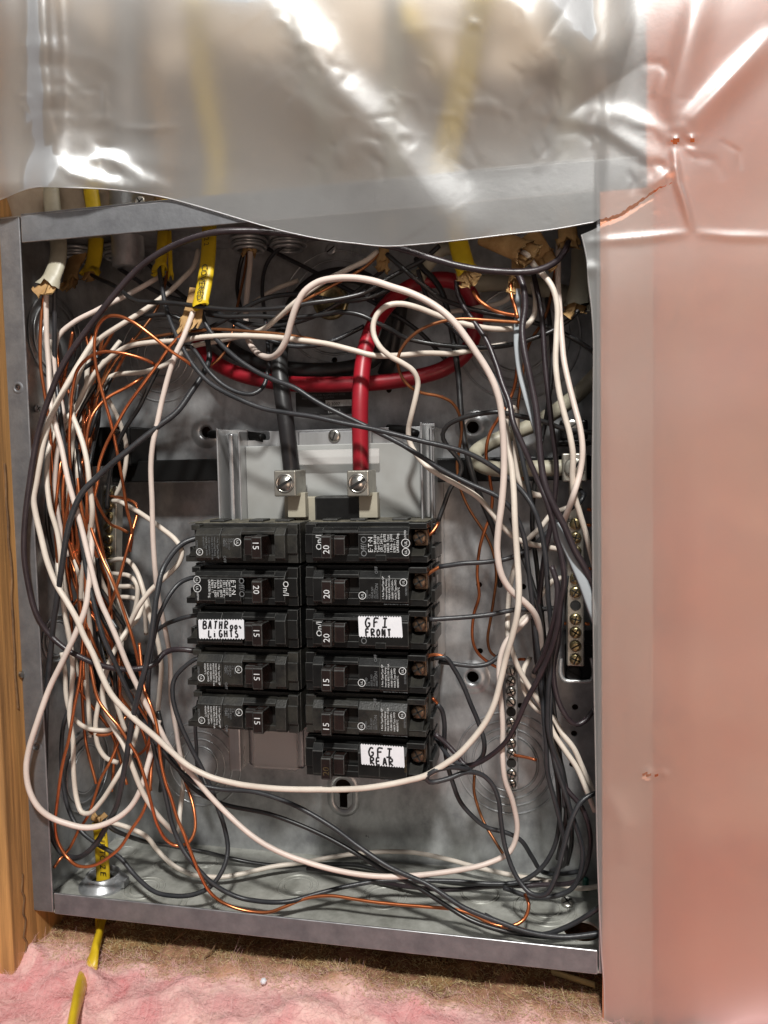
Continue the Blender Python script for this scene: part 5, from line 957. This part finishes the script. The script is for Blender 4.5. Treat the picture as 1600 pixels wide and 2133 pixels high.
def hs(U, V):
    h = -3.0 - 15 * SM((380 - V) / 420) * SM((1330 - U) / 250) - 3 * SM((330 - V) / 300)
    h -= 14 * SM((150 - U) / 170) * SM((460 - V) / 120 + .3)
    h += 3.0 * SM((U - 1180) / 200) * 0
    h -= 3.2 * SM((U - 1320) / 140) + 1.5 * SM((U - 1232) / 40)
    # broad billows
    h += 1.3 * np.sin(U / 190. + V / 260.) * SM((420 - V) / 200) + .35 * np.sin(U / 83. - V / 130. + 1) * SM((380 - V) / 250)
    h += .15 * np.sin(U / 61. + V / 300.) * SM((430 - V) / 200)
    # the vertical fold at the left and its knots, and the lifted bottom edge beside it
    h -= 6.5 * np.exp(-((U - 135) / 62.) ** 2) * SM((V - 20) / 360)
    h -= 6.0 * SM((V - 290) / 110) * SM((U - 40) / 60) * SM((360 - U) / 170)
    h -= 3.5 * np.exp(-((U - 88) / 30.) ** 2) * SM((330 - V) / 120)
    h += fold(U, V, [(92, -60), (98, 60), (106, 200), (112, 330), (110, 400)], 30, 4.0, .1)
    for (x, y, a, s) in [(95, 95, 1.6, 22), (105, 135, -1.4, 18), (108, 195, 1.8, 20), (112, 228, -1.2, 14), (215, 250, 1.2, 16), (180, 300, 1.8, 26), (205, 310, -1.3, 18), (245, 330, 1.4, 30), (330, 345, 1.2, 34)]:
        h -= .5 * a * np.exp(-((U - x) ** 2 / (s * 1.9) ** 2 + (V - y) ** 2 / (s * .8) ** 2))
    h += fold(U, V, [(112, 330), (150, 362), (230, 385), (320, 392)], 16, 1.8, -.2)
    h += fold(U, V, [(170, 305), (230, 330), (300, 372), (360, 398)], 20, 1.6, .2)
    h += fold(U, V, [(217, 172), (220, 250)], 7, .7)
    h += fold(U, V, [(225, 262), (310, 270), (380, 262)], 9, .5)
    # the broad diagonal fold
    h += fold(U, V, [(500, -80), (560, 20), (640, 110), (690, 190), (760, 255), (830, 330), (920, 450), (960, 520)], 92, 7.6, .35)
    h += fold(U, V, [(530, 130), (590, 170), (660, 240), (710, 280)], 34, 1.4, .3)
    h += fold(U, V, [(700, 340), (760, 300), (800, 290)], 26, .7)
    # right diagonal fold
    h += fold(U, V, [(1030, -70), (1070, 0), (1120, 60), (1180, 150), (1220, 210)], 84, 6.4, -.3)
    h += fold(U, V, [(1150, 60), (1230, 110), (1300, 130)], 60, 2.5)
    # tension creases radiating from the staple
    h += fold(U, V, [(1404, 288), (1450, 240), (1520, 165), (1620, 60)], 26, 3.0, .3)
    h += fold(U, V, [(1404, 288), (1402, 200), (1440, 60), (1470, -60)], 30, 2.2, .2)
    h += fold(U, V, [(1402, 300), (1412, 380), (1428, 430), (1443, 484)], 8, 1.5)
    h += fold(U, V, [(1443, 484), (1340, 495), (1216, 505)], 9, .8)
    h += fold(U, V, [(1443, 484), (1520, 492), (1640, 495)], 9, .8)
    h += fold(U, V, [(1404, 290), (1300, 240), (1210, 225)], 20, 1.0)
    h += fold(U, V, [(1380, 345), (1260, 265), (1180, 245), (1100, 235)], 22, 1.3, .3)
    h += fold(U, V, [(1340, 400), (1380, 370), (1404, 340)], 12, 1.2)
    h += fold(U, V, [(950, 220), (1010, 215), (1080, 240)], 14, .5)
    h += fold(U, V, [(1085, 225), (1120, 180)], 8, .4)
    h += fold(U, V, [(970, 46), (1005, 52)], 10, .5)
    h += fold(U, V, [(1360, 205), (1385, 145)], 9, .55)
    # the long right drop: faint buckles
    h += .8 * np.sin(V / 150. + U / 90.) * SM((U - 1260) / 90) + .35 * np.sin(V / 47. + U / 300.) * SM((U - 1240) / 40)
    h += fold(U, V, [(1330, 520), (1345, 900), (1320, 1300), (1350, 1608), (1330, 2100)], 60, .9)
    h += fold(U, V, [(1262, 1640), (1300, 1720), (1290, 1800)], 22, 1.2)
    for (x, y, a, s) in [(1350, 1611, 1.0, 12), (1385, 1612, .7, 8), (1405, 290, 1.4, 10), (1440, 288, 1.2, 9), (1230, 560, .8, 18)]: h -= a * np.exp(-((U - x) ** 2 + (V - y) ** 2 * 1.5) / s ** 2)
    # dents
    r = np.random.RandomState(4)
    for i in range(150):
        x, y = r.uniform(0, 1600), r.uniform(0, 470); s = r.uniform(3, 8); h -= r.uniform(-.09, .08) * np.exp(-((U - x) ** 2 + ((V - y) * 1.6) ** 2) / s ** 2)
    for i in range(40):
        x, y = r.uniform(1250, 1600), r.uniform(480, 2100); s = r.uniform(3, 9); h -= r.uniform(-.12, .12) * np.exp(-((U - x) ** 2 + ((V - y)) ** 2) / s ** 2)
    for i in range(9):
        x, y = r.uniform(-40, 1200), r.uniform(-80, 380); a = r.uniform(-.6, 1.6); l = r.uniform(60, 220)
        h += fold(U, V, [(x, y), (x + l * math.cos(a) * .5, y + l * math.sin(a) * .5), (x + l * math.cos(a + .2), y + l * math.sin(a + .2))], r.uniform(14, 34), r.uniform(.1, .45), r.uniform(-.4, .4))
    # small crumples scattered along the folds
    for (cx, cy, sp_, n_) in [(110, 180, 45, 16), (190, 340, 60, 18), (600, 120, 70, 22), (760, 290, 60, 22), (1140, 110, 70, 20), (1080, 240, 80, 14), (950, 200, 60, 8), (1380, 330, 60, 14)]:
        for i in range(n_):
            x, y = cx + r.randn() * sp_, cy + r.randn() * sp_ * .8; a = r.uniform(-.2, 1.5); l_ = r.uniform(18, 60)
            h += fold(U, V, [(x, y), (x + l_ * math.cos(a), y + l_ * math.sin(a)), (x + 1.7 * l_ * math.cos(a + .4), y + 1.7 * l_ * math.sin(a + .4))], r.uniform(5, 12), r.uniform(.10, .38) * r.choice([-1, 1]))
    return h
edge_top = [(-160, 470), (-60, 440), (0, 416), (45, 397), (85, 389), (150, 391), (220, 394), (290, 402), (350, 413), (420, 432), (480, 450), (540, 468), (600, 484), (680, 500), (740, 507), (800, 513), (860, 510), (960, 500), (1060, 488), (1150, 478), (1236, 463)]
tear = [(1236, 463), (1262, 454), (1300, 440), (1312, 430), (1330, 419), (1350, 405), (1372, 390), (1400, 381)]
lowe = [(1210, 489), (1236, 478), (1262, 464), (1300, 449), (1318, 434), (1340, 417), (1358, 405), (1376, 391), (1400, 381)]
left_edge = [(463, 1236), (489, 1211), (505, 1215), (540, 1222), (590, 1226), (640, 1232), (700, 1236), (800, 1236), (1000, 1234), (1200, 1235), (1400, 1237), (1600, 1241), (1800, 1245), (2000, 1254), (2050, 1258), (2400, 1262)]
def grid_mesh(us, vfun, V, F, nv):
    b = len(V)
    cols = []
    for u in us:
        v0, v1 = vfun(u); cols.append([(u, v) for v in np.linspace(v0, v1, nv)])
    return cols
E5 = 4.5
ut = np.arange(-380, 2100, E5); et = np.array(edge_top + [(1300, 440), (1400, 381), (1443, 381), (1800, 381)])
Vv = []; Ff = []
eb = np.interp(ut, [p[0] for p in edge_top] + [p[0] for p in tear[1:]] + [1800], [p[1] for p in edge_top] + [p[1] for p in tear[1:]] + [381])
eb = eb + np.where((ut > 1240) & (ut < 1398), rng.uniform(-2.2, 2.2, len(ut)), 0)
nv = 190; tv = np.linspace(0, 1, nv) ** 1.0
UU = np.repeat(ut[:, None], nv, 1); VV = -420 + (eb[:, None] + 420) * tv[None, :]
# lower/right grid
vt0 = np.interp(np.arange(1210, 2100, E5), [p[0] for p in lowe] + [1800], [p[1] for p in lowe] + [381])
def to_world(U, V, h):
    U_, V_, h_ = U.ravel(), V.ravel(), h.ravel()
    R_ = np.stack([(U_ - 800) / FPX, -(V_ - 1066.5) / FPX, -np.ones_like(U_)], 1) @ CM.T
    t = (h_ / 1000 - CAMLOC[1]) / R_[:, 1]; return CAMLOC + R_ * t[:, None]
P1 = to_world(UU, VV, hs(UU, VV)); n1 = len(P1); nu = len(ut)
Vv = [tuple(p) for p in P1]
Ff = [(i * nv + j, (i + 1) * nv + j, (i + 1) * nv + j + 1, i * nv + j + 1) for i in range(nu - 1) for j in range(nv - 1)]
# right drop: rows of constant v from the left edge to 1780
vs = np.concatenate([np.linspace(0, 1, 12) * 0 + 0, ]) if False else None
n2 = 220; nrow = 400; s_ = np.linspace(0, 1, n2)
lowx = [p[0] for p in lowe] + [2100]; lowy = [p[1] for p in lowe] + [381]
u2 = 1211 + (2100 - 1211) * s_; top2 = np.interp(u2, lowx, lowy) + np.where((u2 > 1240) & (u2 < 1396), rng.uniform(-2.2, 2.2, n2), 0)
tt_ = np.linspace(0, 1, nrow) ** 1.15
V2 = top2[:, None] + (2330 - top2[:, None]) * tt_[None, :]
le = np.interp(V2[0], [p[0] for p in left_edge], [p[1] for p in left_edge])
# shear the columns so that the first follows the free edge and the last stays straight
U2 = u2[:, None] + (le[None, :] - 1211) * ((2100 - u2[:, None]) / (2100 - 1211)) ** 6 * np.ones_like(V2)
H2 = hs(U2, V2)
P2 = to_world(U2, V2, H2); Vv += [tuple(p) for p in P2]
holes = [(1405, 291, 9, 6), (1441, 290, 6, 4), (1347, 1611, 9, 3), (1366, 1613, 6, 3)]
for i in range(n2 - 1):
    for j in range(nrow - 1):
        cu_, cv_ = U2[i, j], V2[i, j]
        if any(((cu_ - a) / c_) ** 2 + ((cv_ - b_) / d_) ** 2 < 1 for a, b_, c_, d_ in holes): continue
        Ff.append((n1 + i * nrow + j, n1 + (i + 1) * nrow + j, n1 + (i + 1) * nrow + j + 1, n1 + i * nrow + j + 1))
Ff = [q for q in Ff if not (q[0] < n1 and any(((UU.ravel()[q[0]] - a) / c_) ** 2 + ((VV.ravel()[q[0]] - b_) / d_) ** 2 < 1 for a, b_, c_, d_ in holes))]
sh = raw('polythene_sheet', Vv, Ff, 'sheet'); tag(sh, 'milky creased polythene sheet with a torn edge over the panel top and right', 'plastic sheet')
b = bmesh.new(); b.from_mesh(sh.data); bmesh.ops.remove_doubles(b, verts=b.verts[:], dist=.00005); b.to_mesh(sh.data); b.free()
# folded bead along the free edge: the cut polythene is slightly thicker and paler there
def edge_bead(P, dd=0):
    U_ = np.array([p[0] for p in P], float); V_ = np.array([p[1] for p in P], float); return to_world(U_, V_, hs(U_, V_) - dd)
C = spline(edge_bead(edge_top), .003); v, f = sweep(C, .00035, 6); raw('cut_edge', v, f, 'sheet', sh)
C = spline(edge_bead([(b_, a_) for a_, b_ in left_edge[1:]]), .003); v, f = sweep(C, .00035, 6); raw('cut_edge', v, f, 'sheet', sh)

# ================================================================== behind the sheet, above the box
for (lab, P, fl_, m_) in [('broad yellow cable seen blurred through the sheet above the box at the right', [(1000, -120, 40), (985, 20, 36), (965, 160, 32), (940, 260, 30), (925, 360, 30), (935, 440, 40)], (.0085, .004), 'ye'),
                          ('pale beige cable seen blurred through the sheet above the box near the centre', [(812, -120, 40), (815, 80, 36), (818, 220, 34), (822, 330, 36), (800, 480, 50)], (.0070, .004), 'be'),
                          ('beige cable slanting behind the sheet above the middle left of the box', [(560, -120, 60), (610, 40, 56), (640, 160, 54), (668, 300, 56), (640, 430, 70)], (.0060, .004), 'be'),
                          ('tan cable bowing behind the sheet left of the slanting ones', [(380, -120, 50), (395, 60, 46), (418, 220, 44), (440, 330, 46), (436, 420, 44)], (.0075, .004), 'ye'),
                          ('second tan cable bowing behind the sheet further left', [(200, -120, 50), (255, 30, 48), (300, 160, 46), (332, 300, 46), (342, 420, 60)], (.0075, .004), 'kr'),
                          ('yellowish cable crossing behind the sheet from the top centre to the right', [(800, -120, 60), (850, 20, 58), (900, 120, 56), (945, 200, 60)], (.0045, .003), 'ye'),
                          ('beige cable rising behind the sheet above the right end of the box', [(1196, -120, 46), (1196, 100, 42), (1190, 240, 40), (1184, 350, 40), (1182, 440, 40)], (.0080, .004), 'be')]:
    cable(lab, [(x_, y_, z_ + 14) for x_, y_, z_ in P], fl_, m_, jag=0, grp='cables blurred behind the sheet', keep=False)
# conduit, clamp screw and splintered board in the gap above the lip
q = at(262, 400, 55); o = obj('conduit', lathe((q[0], q[1], .47), [(.011, -.035), (.011, .35)], (0, 0, 1), 32), 'galv', None, True); tag(o, 'short grey metal conduit in the dark gap above the box', 'conduit')
s1 = screw(at(293, 421, 10), .0036, 'zinc', 'cross', None, name='clamp_screw'); tag(s1, 'shiny clamp screw standing on top of the box under the sheet edge', 'screw')
q = at(145, 412, 70); n = box(q[0] - .022, q[0] + .022, .068, .085, .452, .50, .002); o = obj('wood_block', n, 'studd'); tag(o, 'splintered brown wood block behind the cables in the gap above the box', 'wood block')
n = box(q[0] - .014, q[0] + .020, .056, .067, .463, .468, .001); o = obj('wood_sliver', n, 'stud'); tag(o, 'pale wood sliver above the splintered block', 'wood sliver')
